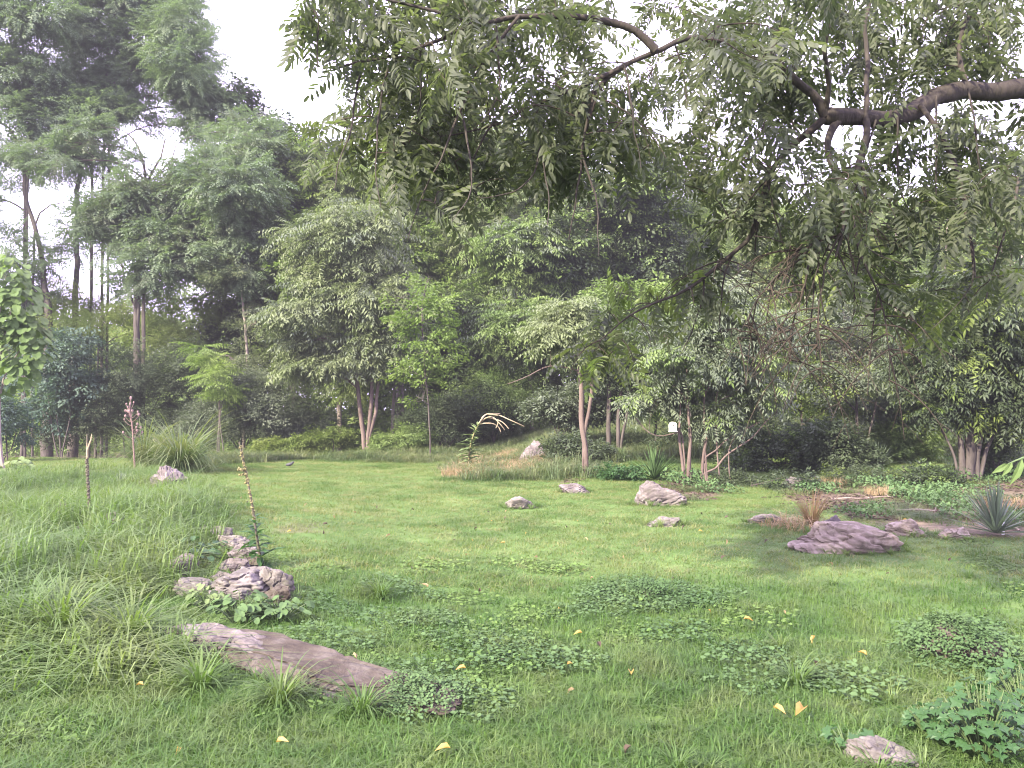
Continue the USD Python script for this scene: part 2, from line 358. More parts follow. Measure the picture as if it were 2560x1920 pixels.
def rockmat(name, a, b, c, lich=0.55):
    return usdkit.material(stage, f'{LOOKS}/{name}', {
        'g': ('geometry', {}),
        'mp': ('mapping', {'mapping_type': 'point', 'rotation': (0.5, 0.35, 0.4), 'scale': (1.0, 1.0, 1.35)}),
        'n': ('noise_texture', {'scale': 3.5, 'detail': 8.0, 'roughness': 0.68, 'distortion': 0.5}),
        'n2': ('noise_texture', {'scale': 11.0, 'detail': 5.0, 'roughness': 0.7}),
        'v': ('voronoi_texture', {'scale': 3.0, 'feature': 'distance_to_edge', 'detail': 2.0}),
        'cr': ('rgb_ramp', {'ramp': [(0.0, (0.35, 0.33, 0.31)), (0.05, (1, 1, 1))]}),
        'r': ('rgb_ramp', {'ramp': [(0.30, a), (0.50, b), (0.68, c)]}),
        'l': ('rgb_ramp', {'ramp': [(0.55, (0, 0, 0)), (0.68, (lich,) * 3)]}),
        'mx': ('mix_color', {'b': (0.13, 0.145, 0.085)}),
        'mu': ('mix_color', {'blend_type': 'multiply', 'fac': 0.3}),
        'bp': ('bump', {'strength': 1.0, 'distance': 0.03}),
        'bp2': ('bump', {'strength': 0.7, 'distance': 0.012}),
        'p': ('principled_bsdf', {'roughness': 0.9, 'specular_ior_level': 0.15}),
    }, [('g.position', 'mp.vector'), ('mp.vector', 'n.vector'), ('g.position', 'n2.vector'), ('mp.vector', 'v.vector'), ('n.fac', 'r.fac'), ('n2.fac', 'l.fac'), ('r.color', 'mx.a'), ('l.color', 'mx.fac'),
        ('v.distance', 'cr.fac'), ('mx.result', 'mu.a'), ('cr.color', 'mu.b'), ('n.fac', 'bp.height'), ('n2.fac', 'bp2.height'), ('bp.normal', 'bp2.normal'),
        ('mu.result', 'p.base_color'), ('bp2.normal', 'p.normal')], surface='p.BSDF')
M['rock'] = rockmat('grey_rock', (0.045, 0.040, 0.037), (0.098, 0.088, 0.081), (0.174, 0.157, 0.149))
M['rock_brown'] = rockmat('brown_rock', (0.026, 0.021, 0.018), (0.049, 0.040, 0.033), (0.089, 0.078, 0.070), 0.2)
M['rock_tan'] = rockmat('tan_rock', (0.081, 0.066, 0.052), (0.166, 0.138, 0.111), (0.285, 0.241, 0.202), 0.3)
M['rock_pink'] = rockmat('pink_rock', (0.048, 0.040, 0.039), (0.098, 0.084, 0.083), (0.168, 0.150, 0.148), 0.2)
def plain(name, c, rough=0.6, var=0.25, scale=6.0):
    return usdkit.material(stage, f'{LOOKS}/{name}', {
        'g': ('geometry', {}), 'n': ('noise_texture', {'scale': scale, 'detail': 4.0}),
        'r': ('rgb_ramp', {'ramp': [(0.3, tuple(x * (1 - var) for x in c)), (0.7, tuple(min(x * (1 + var), .9) for x in c))]}),
        'p': ('principled_bsdf', {'roughness': rough, 'specular_ior_level': 0.3})},
        [('g.position', 'n.vector'), ('n.fac', 'r.fac'), ('r.color', 'p.base_color')], surface='p.BSDF')
M['white'] = plain('white_paint', (0.78, 0.78, 0.76), 0.5, 0.05)
M['hole'] = plain('dark_opening', (0.02, 0.02, 0.02), 0.8)
M['stalk'] = plain('mullein_stalk', (0.055, 0.050, 0.034), 0.8, 0.4, 60.0)
M['stalk_yellow'] = plain('yellow_flower_spike', (0.115, 0.105, 0.045), 0.8, 0.7, 60.0)
M['stalk_pale'] = plain('pale_dead_stalk', (0.21, 0.175, 0.11), 0.8, 0.25, 30.0)
M['pod'] = plain('dry_seed_pod', (0.15, 0.105, 0.095), 0.8, 0.3, 30.0)
M['pod_stalk'] = plain('dry_pod_stalk', (0.12, 0.08, 0.07), 0.8, 0.3, 30.0)
M['feather'] = plain('dark_feather', (0.03, 0.03, 0.035), 0.6)
M['hub'] = plain('stem_green', (0.06, 0.09, 0.035), 0.6)

# ground: soil under the grass, bare brown bed and dry patches where the ground itself has them
M['ground'] = usdkit.material(stage, LOOKS + '/ground', {
    'g': ('geometry', {}),
    'n1': ('noise_texture', {'scale': 0.6, 'detail': 6.0, 'roughness': 0.65}), 'n2': ('noise_texture', {'scale': 9.0, 'detail': 6.0, 'roughness': 0.7}),
    'gr': ('rgb_ramp', {'ramp': [(0.30, (0.040, 0.080, 0.020)), (0.55, (0.070, 0.120, 0.032)), (0.75, (0.110, 0.150, 0.050))]}),
    'so': ('rgb_ramp', {'ramp': [(0.30, (0.050, 0.036, 0.028)), (0.52, (0.105, 0.075, 0.058)), (0.72, (0.190, 0.140, 0.110))]}),
    'at': ('attribute', {'attribute': 'soil'}),
    'mx': ('mix_color', {}), 'bp': ('bump', {'strength': 0.8, 'distance': 0.03}),
    'p': ('principled_bsdf', {'roughness': 0.9, 'specular_ior_level': 0.1}),
}, [('g.position', 'n1.vector'), ('g.position', 'n2.vector'), ('n1.fac', 'gr.fac'), ('n2.fac', 'so.fac'), ('at.fac', 'mx.fac'), ('gr.color', 'mx.a'), ('so.color', 'mx.b'),
    ('n2.fac', 'bp.height'), ('mx.result', 'p.base_color'), ('bp.normal', 'p.normal')], surface='p.BSDF')
M['haze'] = usdkit.material(stage, LOOKS + '/haze', {'v': ('principled_volume', {'color': (0.90, 0.92, 0.94), 'density': HAZE, 'anisotropy': 0.2})}, [], volume='v.volume')

# ------------------------------------------------------------------ ground
def gpoly(pts): return sg.Polygon([ground(*p)[:2] for p in pts]).buffer(0)
bed = gpoly([(1960, 1250), (2080, 1272), (2220, 1322), (2400, 1342), (2640, 1342), (2640, 1200), (2300, 1190), (2050, 1205)]).union(gpoly([(1640, 1225), (1700, 1252), (1800, 1244), (1810, 1205), (1690, 1200)]))
strip = gpoly([(1150, 1185), (1350, 1180), (1440, 1215), (1420, 1175), (1330, 1135), (1230, 1140)])
spot_a = gpoly([(690, 1312), (800, 1306), (800, 1332), (690, 1336)])
spot_b = gpoly([(1160, 1645), (1390, 1640), (1380, 1668), (1170, 1672)])
def soil_at(x, y):
    x, y = np.asarray(x, float), np.asarray(y, float)
    w = 1.1 * (fbm2(x, y, 1.3, 21) - 0.5) * sstep(6, 16, y)
    xx, yy = x + w, y + 1.2 * w
    s = np.zeros_like(x)
    for g, k in ((bed, 0.85), (strip, 0.75), (spot_a, .5), (spot_b, .5)):
        s = np.maximum(s, k * shapely.contains_xy(g, xx, yy))
    woods = sstep(29, 33, y + 3 * (fbm2(x, y, .5, 5) - .5)) * (1 - sstep(-3, 2, x))
    return np.maximum(s, woods * 0.7)
def axis(lo, hi, fine_lo, fine_hi, step):
    a = [fine_lo]; s = step
    left = []
    x = fine_lo
    while x > lo: s *= 1.25; x -= s; left.append(x)
    mid = list(np.arange(fine_lo, fine_hi, step)); s = step; x = mid[-1]; right = []
    while x < hi: s *= 1.25; x += s; right.append(x)
    return np.array(left[::-1] + mid + right)
gx, gy = axis(-400, 400, -16, 16, 0.2), axis(-300, 600, 2, 36, 0.2)
XX, YY = np.meshgrid(gx, gy)
V = np.stack([XX.ravel(), YY.ravel(), H(XX, YY).ravel()], 1)
nx, ny = len(gx), len(gy)
i, j = np.meshgrid(np.arange(nx - 1), np.arange(ny - 1)); a = (j * nx + i).ravel()
FC = np.vstack([np.stack([a, a + 1, a + nx + 1], 1), np.stack([a, a + nx + 1, a + nx], 1)])
gm = usdkit.mesh(stage, '/World/ground', (V, FC), M['ground'], smooth=True)
tag(gm.GetPrim(), kind='structure')
UsdGeom.PrimvarsAPI(gm).CreatePrimvar('soil', Sdf.ValueTypeNames.FloatArray, 'vertex').Set(Vt.FloatArray.FromNumpy(soil_at(V[:, 0], V[:, 1]).astype(np.float32)))

# ------------------------------------------------------------------ leaf shapes
R0 = np.random.default_rng(11)
for k in range(3):
    shape(f'locust_spray_{k}', spray_pinnate(R0, 7, 0.52, 5, 0.27, 0.13))
    shape(f'lance_spray_{k}', spray_pinnate(R0, 6, 0.75, 5, 0.31, 0.095, True, 0.6))
    shape(f'ovate_spray_{k}', spray_leaves(R0, 29, 0.205, 0.112))
    shape(f'fine_spray_{k}', spray_leaves(R0, 50, 0.11, 0.066, 0.38, True, 0.12))
    shape(f'walnut_leaf_{k}', pinnate(R0, 1.0, 7 + k, 0.24, 0.085, 0.28 + .1 * k, False, True, 0.45))
    shape(f'heart_leaf_{k}', heart_leaf(R0))
    shape(f'lobed_leaf_{k}', heart_leaf(R0, 1.0, True))
    shape(f'lawn_patch_{k}', grass_patch(R0, 0.6, 300, 0.066, 0.0085, 0.6, .6, .5))
    shape(f'rough_patch_{k}', grass_patch(R0, 0.6, 260, 0.10, 0.0075, 0.65, .6, .8))
    shape(f'long_patch_{k}', grass_patch(R0, 0.7, 210, 0.36, 0.013, 0.55, 1.0, 1.0))
    shape(f'tussock_{k}', arching(R0, 60, 0.42, 0.012, 0.75, 3))
    # a carpet of small rounded leaves
    n = 230
    parts = []
    for _ in range(n):
        d = R0.normal(size=3); d[2] = 0.1 * R0.normal()
        Rm = frame(d[None], np.array([[0, 0, 1.0]]) + R0.normal(0, .38, (1, 3)))[0]
        parts.append(xf(heart_leaf(R0, 0.034 * R0.uniform(.6, 1.4), False, 7), Rm, [*R0.uniform(-.3, .3, 2), R0.uniform(.02, .09)]))
    shape(f'ivy_patch_{k}', cat_(parts))
    parts = []
    for _ in range(26):
        d = R0.normal(size=3); d[2] = 0.25 * R0.normal()
        Rm = frame(d[None], np.array([[0, 0, 1.0]]) + R0.normal(0, .6, (1, 3)))[0]
        parts.append(xf(leaf_blade(0.10 * R0.uniform(.6, 1.3), 0.05, .3, .2), Rm, [*R0.uniform(-.3, .3, 2), R0.uniform(.01, .05)]))
    shape(f'litter_patch_{k}', cat_(parts))
shape('long_leaf', leaf_blade(1.0, 0.30, 0.16, 0.25))
SPR = {s: [f'{s}_spray_{k}' for k in range(3)] for s in ('locust', 'lance', 'ovate', 'fine')}

# ------------------------------------------------------------------ trees
def crown_points(rng, base, lobes, Y, size, dens, hollow=0.55, gap=0.42):
    P, O = [], []
    for L in lobes:
        px, py, rx, ry = L[:4]
        dY = L[4] if len(L) > 4 else rng.normal(0, 0.5) * rx * Y / F
        c = pt(px, py, Y) + np.array([0, dY, 0])
        ax, az = 1.12 * rx * Y / F, 1.18 * ry * Y / F; ay = 0.9 * max(ax * .8, az)
        n = max(4, int(dens * 11.0 * (ax * az + ax * ay * .6) / (size * size * 0.32)))
        d = unit(rng.normal(size=(n, 3)))
        r = hollow + (1 - hollow) * rng.random(n) ** 0.6
        q = d * r[:, None] * np.array([ax, ay, az])
        w = c + q
        sx, sy, _ = project(w)
        keep = (meshkit.fbm(w * (0.9 / size) + 17.3, 2, 5) > gap) & (sx > -130) & (sx < 2690) & (sy > -150)
        P.append(w[keep]); O.append((unit(q + 1e-6) + np.array([0, 0, 0.0]))[keep])
    return np.vstack(P), np.vstack(O)
def spray_rot(rng, O, flat=0.5, droop=0.15):
    x = O * np.array([1, 1, 1 - flat]) + rng.normal(0, .3, O.shape); x[:, 2] -= droop
    up = np.array([0, 0, 1.0]) + 0.45 * O + rng.normal(0, .25, O.shape)
    return frame(x, up)
_seed = [100]
def tree(name, label, cat, Y, trunks, lobes, kind, mat, size=1.0, dens=1.0, bark='bark', hollow=0.5, gap=0.42, flat=0.5, droop=0.15, base=None, mats=None, group=None, limbs=True):
    """trunks: lists of (px, py, radius in px) from the ground up; lobes: (px, py, rx, ry[, dY]) of the crown; all at about the distance Y."""
    _seed[0] += 1; rng = np.random.default_rng(_seed[0])
    if base is None:
        q = pt(trunks[0][0][0], trunks[0][0][1], Y) if trunks else pt(lobes[0][0], lobes[0][1], Y)
        base = np.array([q[0], q[1], float(H(q[0], q[1]))])
    t = thing(name, label, cat, base, group)
    nodes = []
    for ti, T in enumerate(trunks):
        W = [np.append(pt(a, b, Y), (.62 if r < 12 else .9) * r * Y / F) for a, b, r in T]
        g = float(H(W[0][0], W[0][1])) - 0.15
        if W[0][2] > g + 0.05: W = [np.array([W[0][0] + (0.1 if ti else 0), W[0][1], g, W[0][3] * 1.25])] + W
        if ti == 0: W[0][:2] = 0.5 * W[0][:2] + 0.5 * base[:2]
        S = spline(np.array(W), max(10, 5 * len(W)))
        wob = (meshkit.fbm(S[:, :3] * 1.3 + ti * 9.1, 2, 4)[:, None] - .5)
        S[:, 0] += 0.25 * wob[:, 0] * min(1, S[:, 3].max() * 5)
        nodes.append(S)
        part(t, 'trunk', tube(S[:, :3] - base, S[:, 3], 8), M[bark], True)
    size = size * .88
    P, O = crown_points(rng, base, lobes, Y, size, dens, hollow, gap)
    if trunks and limbs:
        N = np.vstack(nodes); br = []
        cents = [pt(L[0], L[1], Y) for L in lobes]
        for c, L in zip(cents, lobes):
            low = N[N[:, 2] < c[2] + 0.1]; low = low if len(low) else N
            k = low[np.argmin(np.linalg.norm(low[:, :3] - c, axis=1) + 0.6 * np.abs(low[:, 2] - c[2] + 0.9))]
            mid = 0.5 * (k[:3] + c) + np.array([rng.normal(0, .1), rng.normal(0, .2), 0.12 * np.linalg.norm(c - k[:3])])
            r0 = min(k[3] * .7, 0.035 * np.linalg.norm(c - k[:3]) + .01)
            S = spline(np.array([k[:3], mid, c]), 8); br.append(tube(S - base, np.linspace(r0, r0 * .35, 8), 5))
            near = P[np.argsort(np.linalg.norm(P - c, axis=1))][:max(6, len(P) // (len(lobes) * 2))]
            for e in near[rng.permutation(len(near))[:9]]:
                s0 = S[rng.integers(3, 8)]
                mid = .5 * (s0 + e) + rng.normal(0, .08, 3) + [0, 0, .1]
                br.append(tube(spline(np.array([s0, mid, e]), 5) - base, np.linspace(r0 * .4, r0 * .1 + .003, 5), 4))
        part(t, 'limbs', cat_(br), M[bark], kind='stuff')
    R = spray_rot(rng, O, flat, droop)
    s = size * rng.uniform(.7, 1.25, len(P))
    pr = [(k, M[m]) for m in (mats or [mat]) for k in SPR[kind]]
    wts = np.ones(len(pr)); wts[3:] = 0.25 if len(pr) > 3 else 1
    scatter(t, 'crown', pr, P - base - R[:, :, 0] * (s * .5)[:, None], R, s, rng.choice(len(pr), len(P), p=wts / wts.sum()))
    return t

def fill(poly, step, r0, r1, gaps, seed):
    rg = np.random.default_rng(seed); pg = sg.Polygon(poly); x0, y0, x1, y1 = pg.bounds; out = []
    for y in np.arange(y0, y1, step * .8):
        for x in np.arange(x0, x1, step):
            a, b = x + rg.normal(0, step * .3), y + rg.normal(0, step * .3)
            if pg.contains(sg.Point(a, b)) and not any((a - g[0]) ** 2 + (b - g[1]) ** 2 < (g[2] + .45 * r0) ** 2 for g in gaps):
                r = rg.uniform(r0, r1); out.append((a, b, r * 1.15, r * .75))
    return out
left_gaps = [(400, 270, 55), (385, 390, 50), (230, 450, 40), (92, 530, 55), (28, 330, 30), (135, 140, 32), (300, 460, 20), (500, 430, 20), (20, 150, 24), (560, 180, 10), (130, 300, 18)]
LF = fill([(-40, -80), (420, -80), (520, 100), (590, 230), (690, 310), (800, 420), (830, 640), (640, 720), (560, 690), (420, 690), (330, 700), (220, 720), (110, 740), (-40, 740)], 78, 44, 70, left_gaps + [(150, 665, 34), (440, 650, 14)], 808)
# left group of tall locusts (the crowns of the wall behind are shared out between neighbouring trees below)
tree('locust_tree', 'slim locust with curved forked trunk and thin crown at the far left edge', 'tree', 37,
     [[(122, 860, 13), (112, 700, 11), (88, 564, 9), (62, 467, 8), (70, 389, 8), (78, 233, 7), (62, 148, 6), (40, 40, 4)],
      [(62, 430, 6), (48, 375, 6), (28, 325, 5), (-10, 300, 4)], [(86, 564, 4), (112, 520, 3), (165, 505, 2)], [(74, 190, 4), (100, 130, 3), (130, 85, 2)]],
     [(50, 100, 110, 60), (150, 60, 80, 60), (20, 200, 70, 40), (130, 170, 50, 30), (30, 270, 60, 40), (100, 300, 60, 40), (40, 610, 60, 40)] + [l for l in LF if l[0] < 140],
     'locust', 'locust', 0.95, 0.62, 'bark_dark', 0.2, 0.42, 0.2)
tree('locust_tree', 'tall straight locust with feathery crown rising above the top of the picture', 'tree', 39,
     [[(186, 900, 12), (190, 700, 11), (192, 540, 10), (198, 428, 9), (262, 240, 8), (274, 110, 7), (288, 0, 6), (300, -120, 4)],
      [(262, 240, 5), (320, 170, 4), (350, 90, 3)], [(230, 340, 5), (180, 260, 4), (150, 200, 3)], [(275, 200, 4), (380, 170, 3), (450, 160, 2)]],
     [(230, 110, 110, 70), (350, 70, 100, 80), (420, 130, 110, 80), (500, 190, 80, 60), (330, 190, 100, 55), (200, 230, 90, 60), (260, 310, 90, 50), (450, 10, 60, 70), (160, 330, 60, 60), (520, 270, 90, 60), (220, 410, 70, 40), (310, -40, 120, 80), (170, 610, 50, 30)] + [l for l in LF if 140 <= l[0] < 560 and l[1] < 330],
     'locust', 'locust', 1.0, 0.72, 'bark_dark', 0.25, 0.40, 0.2)
tree('locust_tree', 'locust forking low in front of the sky gap with drooping pale feathery boughs', 'tree', 35,
     [[(343, 960, 13), (341, 800, 11), (340, 720, 10), (352, 600, 7), (364, 445, 6), (350, 375, 4), (318, 335, 3)], [(345, 740, 8), (362, 700, 6), (400, 660, 5), (440, 630, 4)],
      [(362, 460, 5), (395, 410, 4), (412, 350, 3)], [(340, 780, 6), (318, 720, 5), (300, 640, 4)], [(364, 470, 4), (430, 400, 3), (440, 360, 2)]],
     [(330, 540, 120, 55), (420, 500, 120, 60), (550, 560, 130, 65), (620, 500, 110, 60), (500, 640, 120, 45), (270, 590, 70, 40), (640, 600, 80, 60), (560, 420, 110, 70), (620, 340, 100, 70), (330, 400, 30, 25), (470, 460, 60, 40), (590, 680, 90, 40), (450, 580, 110, 40)] + [l for l in LF if 140 <= l[0] < 640 and l[1] >= 330],
     'locust', 'locust', 0.95, 0.9, 'bark_dark', 0.3, 0.37, 0.35, mats=['locust', 'grey'])
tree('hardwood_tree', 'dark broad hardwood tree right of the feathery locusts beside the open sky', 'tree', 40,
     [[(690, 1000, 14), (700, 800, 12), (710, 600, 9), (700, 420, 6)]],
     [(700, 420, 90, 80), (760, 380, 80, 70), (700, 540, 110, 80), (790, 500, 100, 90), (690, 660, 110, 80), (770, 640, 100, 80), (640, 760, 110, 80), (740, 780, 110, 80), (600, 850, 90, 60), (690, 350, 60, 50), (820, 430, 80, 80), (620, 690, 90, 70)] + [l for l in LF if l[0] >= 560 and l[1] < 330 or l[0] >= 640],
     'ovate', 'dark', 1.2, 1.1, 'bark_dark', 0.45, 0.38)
tree('hardwood_tree', 'grey green layered tree with twin pale trunks at the lawn edge', 'tree', 31,
     [[(912, 1138, 9), (906, 1080, 9), (897, 990, 8), (886, 880, 6), (880, 780, 4)], [(918, 1110, 8), (925, 1040, 8), (929, 960, 7), (928, 850, 5), (920, 760, 4)], [(922, 1105, 6), (940, 1030, 7), (946, 930, 6), (960, 820, 4)]],
     [(790, 850, 100, 35), (880, 800, 120, 45), (960, 860, 80, 40), (760, 790, 80, 30), (850, 905, 110, 28), (930, 740, 100, 40), (850, 700, 110, 45), (780, 920, 60, 20), (990, 790, 70, 50), (800, 620, 110, 60), (900, 600, 110, 70), (950, 680, 80, 40)],
     'lance', 'soft', 0.85, 1.1, 'bark_pink', 0.3, 0.38, 0.75, 0.2, mats=['soft', 'grey'])
tree('small_tree', 'bright lime green young tree with tiered boughs in the middle of the wood edge', 'tree', 28,
     [[(1075, 1120, 3), (1070, 1000, 3), (1060, 900, 2.6), (1055, 780, 3), (1070, 700, 2)]],
     [(1070, 700, 55, 30), (1010, 740, 50, 28), (1090, 770, 70, 35), (1030, 810, 70, 28), (1120, 830, 50, 35), (1070, 880, 80, 35), (1010, 930, 60, 25), (1060, 960, 70, 25), (1130, 900, 50, 30), (1040, 990, 35, 16)],
     'ovate', 'lime', 0.7, 0.42, 'bark_dark', 0.2, 0.46, 0.75, mats=['lime', 'mid'])
tree('hardwood_tree', 'dense mid green tree filling the centre of the wood edge', 'tree', 38,
     [[(1180, 1080, 13), (1180, 900, 12), (1175, 700, 9), (1180, 520, 6)], [(1180, 800, 7), (1240, 680, 5), (1290, 560, 4)]],
     [(1150, 470, 110, 80), (1060, 560, 110, 90), (1230, 560, 120, 90), (1130, 660, 120, 80), (1240, 680, 120, 80), (1180, 780, 120, 80), (1280, 800, 100, 80), (1200, 890, 130, 70), (1120, 560, 120, 90), (1260, 460, 100, 70), (1300, 640, 90, 80), (1220, 980, 130, 60)],
     'ovate', 'mid', 1.05, 1.15, 'bark_dark', 0.45, 0.37, mats=['mid', 'olive'])
tree('hardwood_tree', 'yellowish topped tree standing behind the drooping walnut twigs, centre', 'tree', 44,
     [[(1000, 1050, 12), (1000, 800, 10), (1010, 560, 7), (1030, 430, 5)]],
     [(900, 470, 100, 70), (1000, 420, 110, 70), (1100, 400, 110, 70), (960, 560, 110, 80), (1060, 500, 110, 80), (880, 560, 90, 70), (1200, 400, 90, 60), (830, 480, 80, 60), (1300, 440, 90, 70)],
     'lance', 'pale', 1.2, 1.0, 'bark', 0.4, 0.38, mats=['pale', 'lime'])
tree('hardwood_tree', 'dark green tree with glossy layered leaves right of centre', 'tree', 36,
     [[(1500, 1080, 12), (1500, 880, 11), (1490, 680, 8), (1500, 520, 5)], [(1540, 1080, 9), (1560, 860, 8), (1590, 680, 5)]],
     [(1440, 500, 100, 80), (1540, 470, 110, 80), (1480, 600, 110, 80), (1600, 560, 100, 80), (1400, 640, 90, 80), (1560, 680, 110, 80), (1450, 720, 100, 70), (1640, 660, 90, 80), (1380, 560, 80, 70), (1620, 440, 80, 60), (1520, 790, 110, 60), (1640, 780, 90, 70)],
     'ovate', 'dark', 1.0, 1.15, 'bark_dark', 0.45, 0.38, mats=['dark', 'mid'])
tree('slim_tree', 'slim single trunked tree with small umbrella crown beside the pale flat rock', 'tree', 20.3,
     [[(1467, 1205, 11), (1463, 1130, 10), (1456, 1060, 11), (1452, 960, 9), (1443, 880, 7), (1436, 810, 4)], [(1461, 1090, 7), (1474, 1020, 7), (1480, 940, 6), (1476, 850, 4)], [(1447, 930, 3), (1380, 915, 3), (1310, 945, 2), (1270, 960, 1.5)]],
     [(1420, 795, 75, 26), (1380, 830, 60, 24), (1470, 820, 60, 28), (1440, 855, 80, 22), (1500, 860, 50, 24), (1440, 770, 60, 24)],
     'lance', 'soft', 0.62, 1.0, 'bark_pink', 0.25, 0.36, 0.7, 0.25)
tree('multi_trunk_tree', 'three dark thin trunks close together right of the slim tree', 'tree', 25.5,
     [[(1524, 1150, 9), (1522, 1050, 9), (1520, 940, 7), (1510, 820, 4)], [(1546, 1150, 7), (1545, 1060, 8), (1556, 960, 6), (1570, 840, 4)], [(1552, 1120, 5), (1570, 1020, 6), (1574, 930, 5), (1600, 830, 3)]],
     [(1520, 900, 80, 60), (1590, 900, 80, 50), (1550, 830, 100, 60), (1640, 860, 70, 60), (1460, 900, 60, 40), (1610, 960, 70, 30)],
     'fine', 'dark', 0.9, 1.1, 'bark_dark', 0.3, 0.38)
CM = tree('multi_stem_tree', 'smooth barked multi stemmed tree with pale arching side branches beside the birdhouse', 'tree', 18.8,
     [[(1720, 1212, 8), (1722, 1160, 8), (1726, 1090, 5), (1722, 1020, 4), (1715, 900, 3)], [(1712, 1212, 7), (1706, 1150, 6), (1699, 1090, 5), (1702, 1040, 4), (1690, 930, 3)],
      [(1755, 1192, 6), (1757, 1150, 6), (1766, 1095, 6), (1772, 1045, 6)], [(1758, 1188, 4), (1790, 1170, 4), (1815, 1140, 4), (1850, 1115, 3.2), (1880, 1095, 2.6), (1920, 1050, 2), (1945, 1030, 1.5)],
      [(1762, 1150, 4), (1790, 1125, 3), (1815, 1100, 3), (1845, 1082, 3), (1880, 1065, 2.4), (1900, 1055, 1.6)], [(1822, 1132, 2.4), (1830, 1105, 2), (1842, 1083, 1.6)],
      [(1760, 1000, 3), (1790, 940, 2.5), (1820, 880, 2)], [(1700, 1080, 3), (1650, 1090, 2), (1590, 1045, 2)], [(1715, 1000, 3), (1680, 960, 2.4), (1650, 890, 1.8)], [(1790, 1000, 2.5), (1810, 950, 2), (1850, 920, 1.6), (1905, 900, 1.2)]],
     [(1720, 900, 90, 50), (1790, 860, 90, 55), (1690, 980, 70, 40), (1760, 960, 80, 45), (1850, 900, 80, 45), (1830, 990, 60, 30), (1660, 850, 80, 50), (1880, 820, 90, 50), (1780, 780, 90, 50), (1640, 1000, 60, 30), (1800, 1050, 70, 26), (1880, 1000, 70, 34), (1900, 940, 80, 40)],
     'lance', 'grey', 0.58, 0.85, 'bark_pink', 0.2, 0.42, 0.6, 0.2, base=ground(1720, 1213), mats=['grey', 'mid'])
tree('hardwood_tree', 'small tree with two thin leaning trunks behind the dark shrubs', 'tree', 22,
     [[(2150, 1195, 6), (2145, 1100, 6), (2140, 1000, 5), (2120, 880, 3)], [(2165, 1190, 5), (2172, 1090, 4), (2190, 1010, 4), (2200, 900, 3)]],
     [(2080, 880, 90, 60), (2160, 860, 90, 60), (2040, 950, 70, 40), (2140, 950, 90, 40), (2230, 900, 80, 60), (2010, 820, 90, 60), (2120, 780, 110, 60), (2220, 800, 90, 60)],
     'fine', 'grey', 0.8, 1.1, 'bark_dark', 0.3, 0.40, mats=['grey', 'olive'])
tree('multi_stem_tree', 'large dark clump of many upright stems at the right', 'tree', 19.5,
     [[(2410, 1215, 12), (2402, 1120, 11), (2395, 1020, 8), (2370, 900, 5)], [(2425, 1215, 14), (2424, 1110, 13), (2420, 980, 11), (2415, 860, 8), (2405, 740, 5)], [(2440, 1215, 11), (2448, 1110, 10), (2460, 1000, 7), (2480, 900, 4)], [(2450, 1210, 9), (2466, 1120, 8), (2500, 1075, 4), (2560, 1050, 3)],
      [(2400, 1205, 6), (2385, 1140, 5), (2355, 1075, 4)], [(2432, 1200, 8), (2438, 1080, 8), (2440, 960, 6), (2450, 840, 4)]],
     [(2400, 850, 100, 70), (2330, 800, 80, 60), (2480, 830, 90, 70), (2430, 930, 110, 50), (2520, 940, 90, 60), (2340, 900, 60, 60), (2550, 840, 80, 70), (2460, 740, 100, 60), (2510, 1020, 90, 35), (2370, 720, 80, 60), (2330, 1000, 60, 36), (2300, 950, 60, 40), (2550, 1070, 60, 26)],
     'lance', 'dark', 0.7, 1.15, 'bark_dark', 0.25, 0.38, mats=['dark', 'olive'])
tree('hardwood_tree', 'mid green leaning tree with drooping lit sprays left of the centre dark tree', 'tree', 33,
     [[(1330, 1085, 9), (1325, 950, 8), (1300, 820, 6), (1290, 700, 4)]],
     [(1290, 700, 110, 50), (1380, 740, 100, 50), (1230, 760, 90, 45), (1330, 810, 120, 50), (1250, 860, 90, 45), (1400, 860, 70, 40), (1160, 820, 70, 40), (1300, 620, 100, 55)],
     'lance', 'mid', 0.9, 1.2, 'bark', 0.3, 0.38, 0.7, 0.2, mats=['mid', 'grey'])
tree('hardwood_tree', 'lit bushy tree between the dark hardwood and the lime young tree', 'tree', 36,
     [[(850, 1060, 10), (850, 850, 8), (840, 640, 5)]],
     [(830, 600, 110, 60), (920, 640, 110, 60), (760, 680, 90, 55), (1000, 680, 90, 55), (860, 740, 120, 60), (960, 780, 100, 60), (1030, 620, 80, 60)],
     'ovate', 'mid', 0.95, 1.1, 'bark', 0.35, 0.38, mats=['mid', 'lime'])
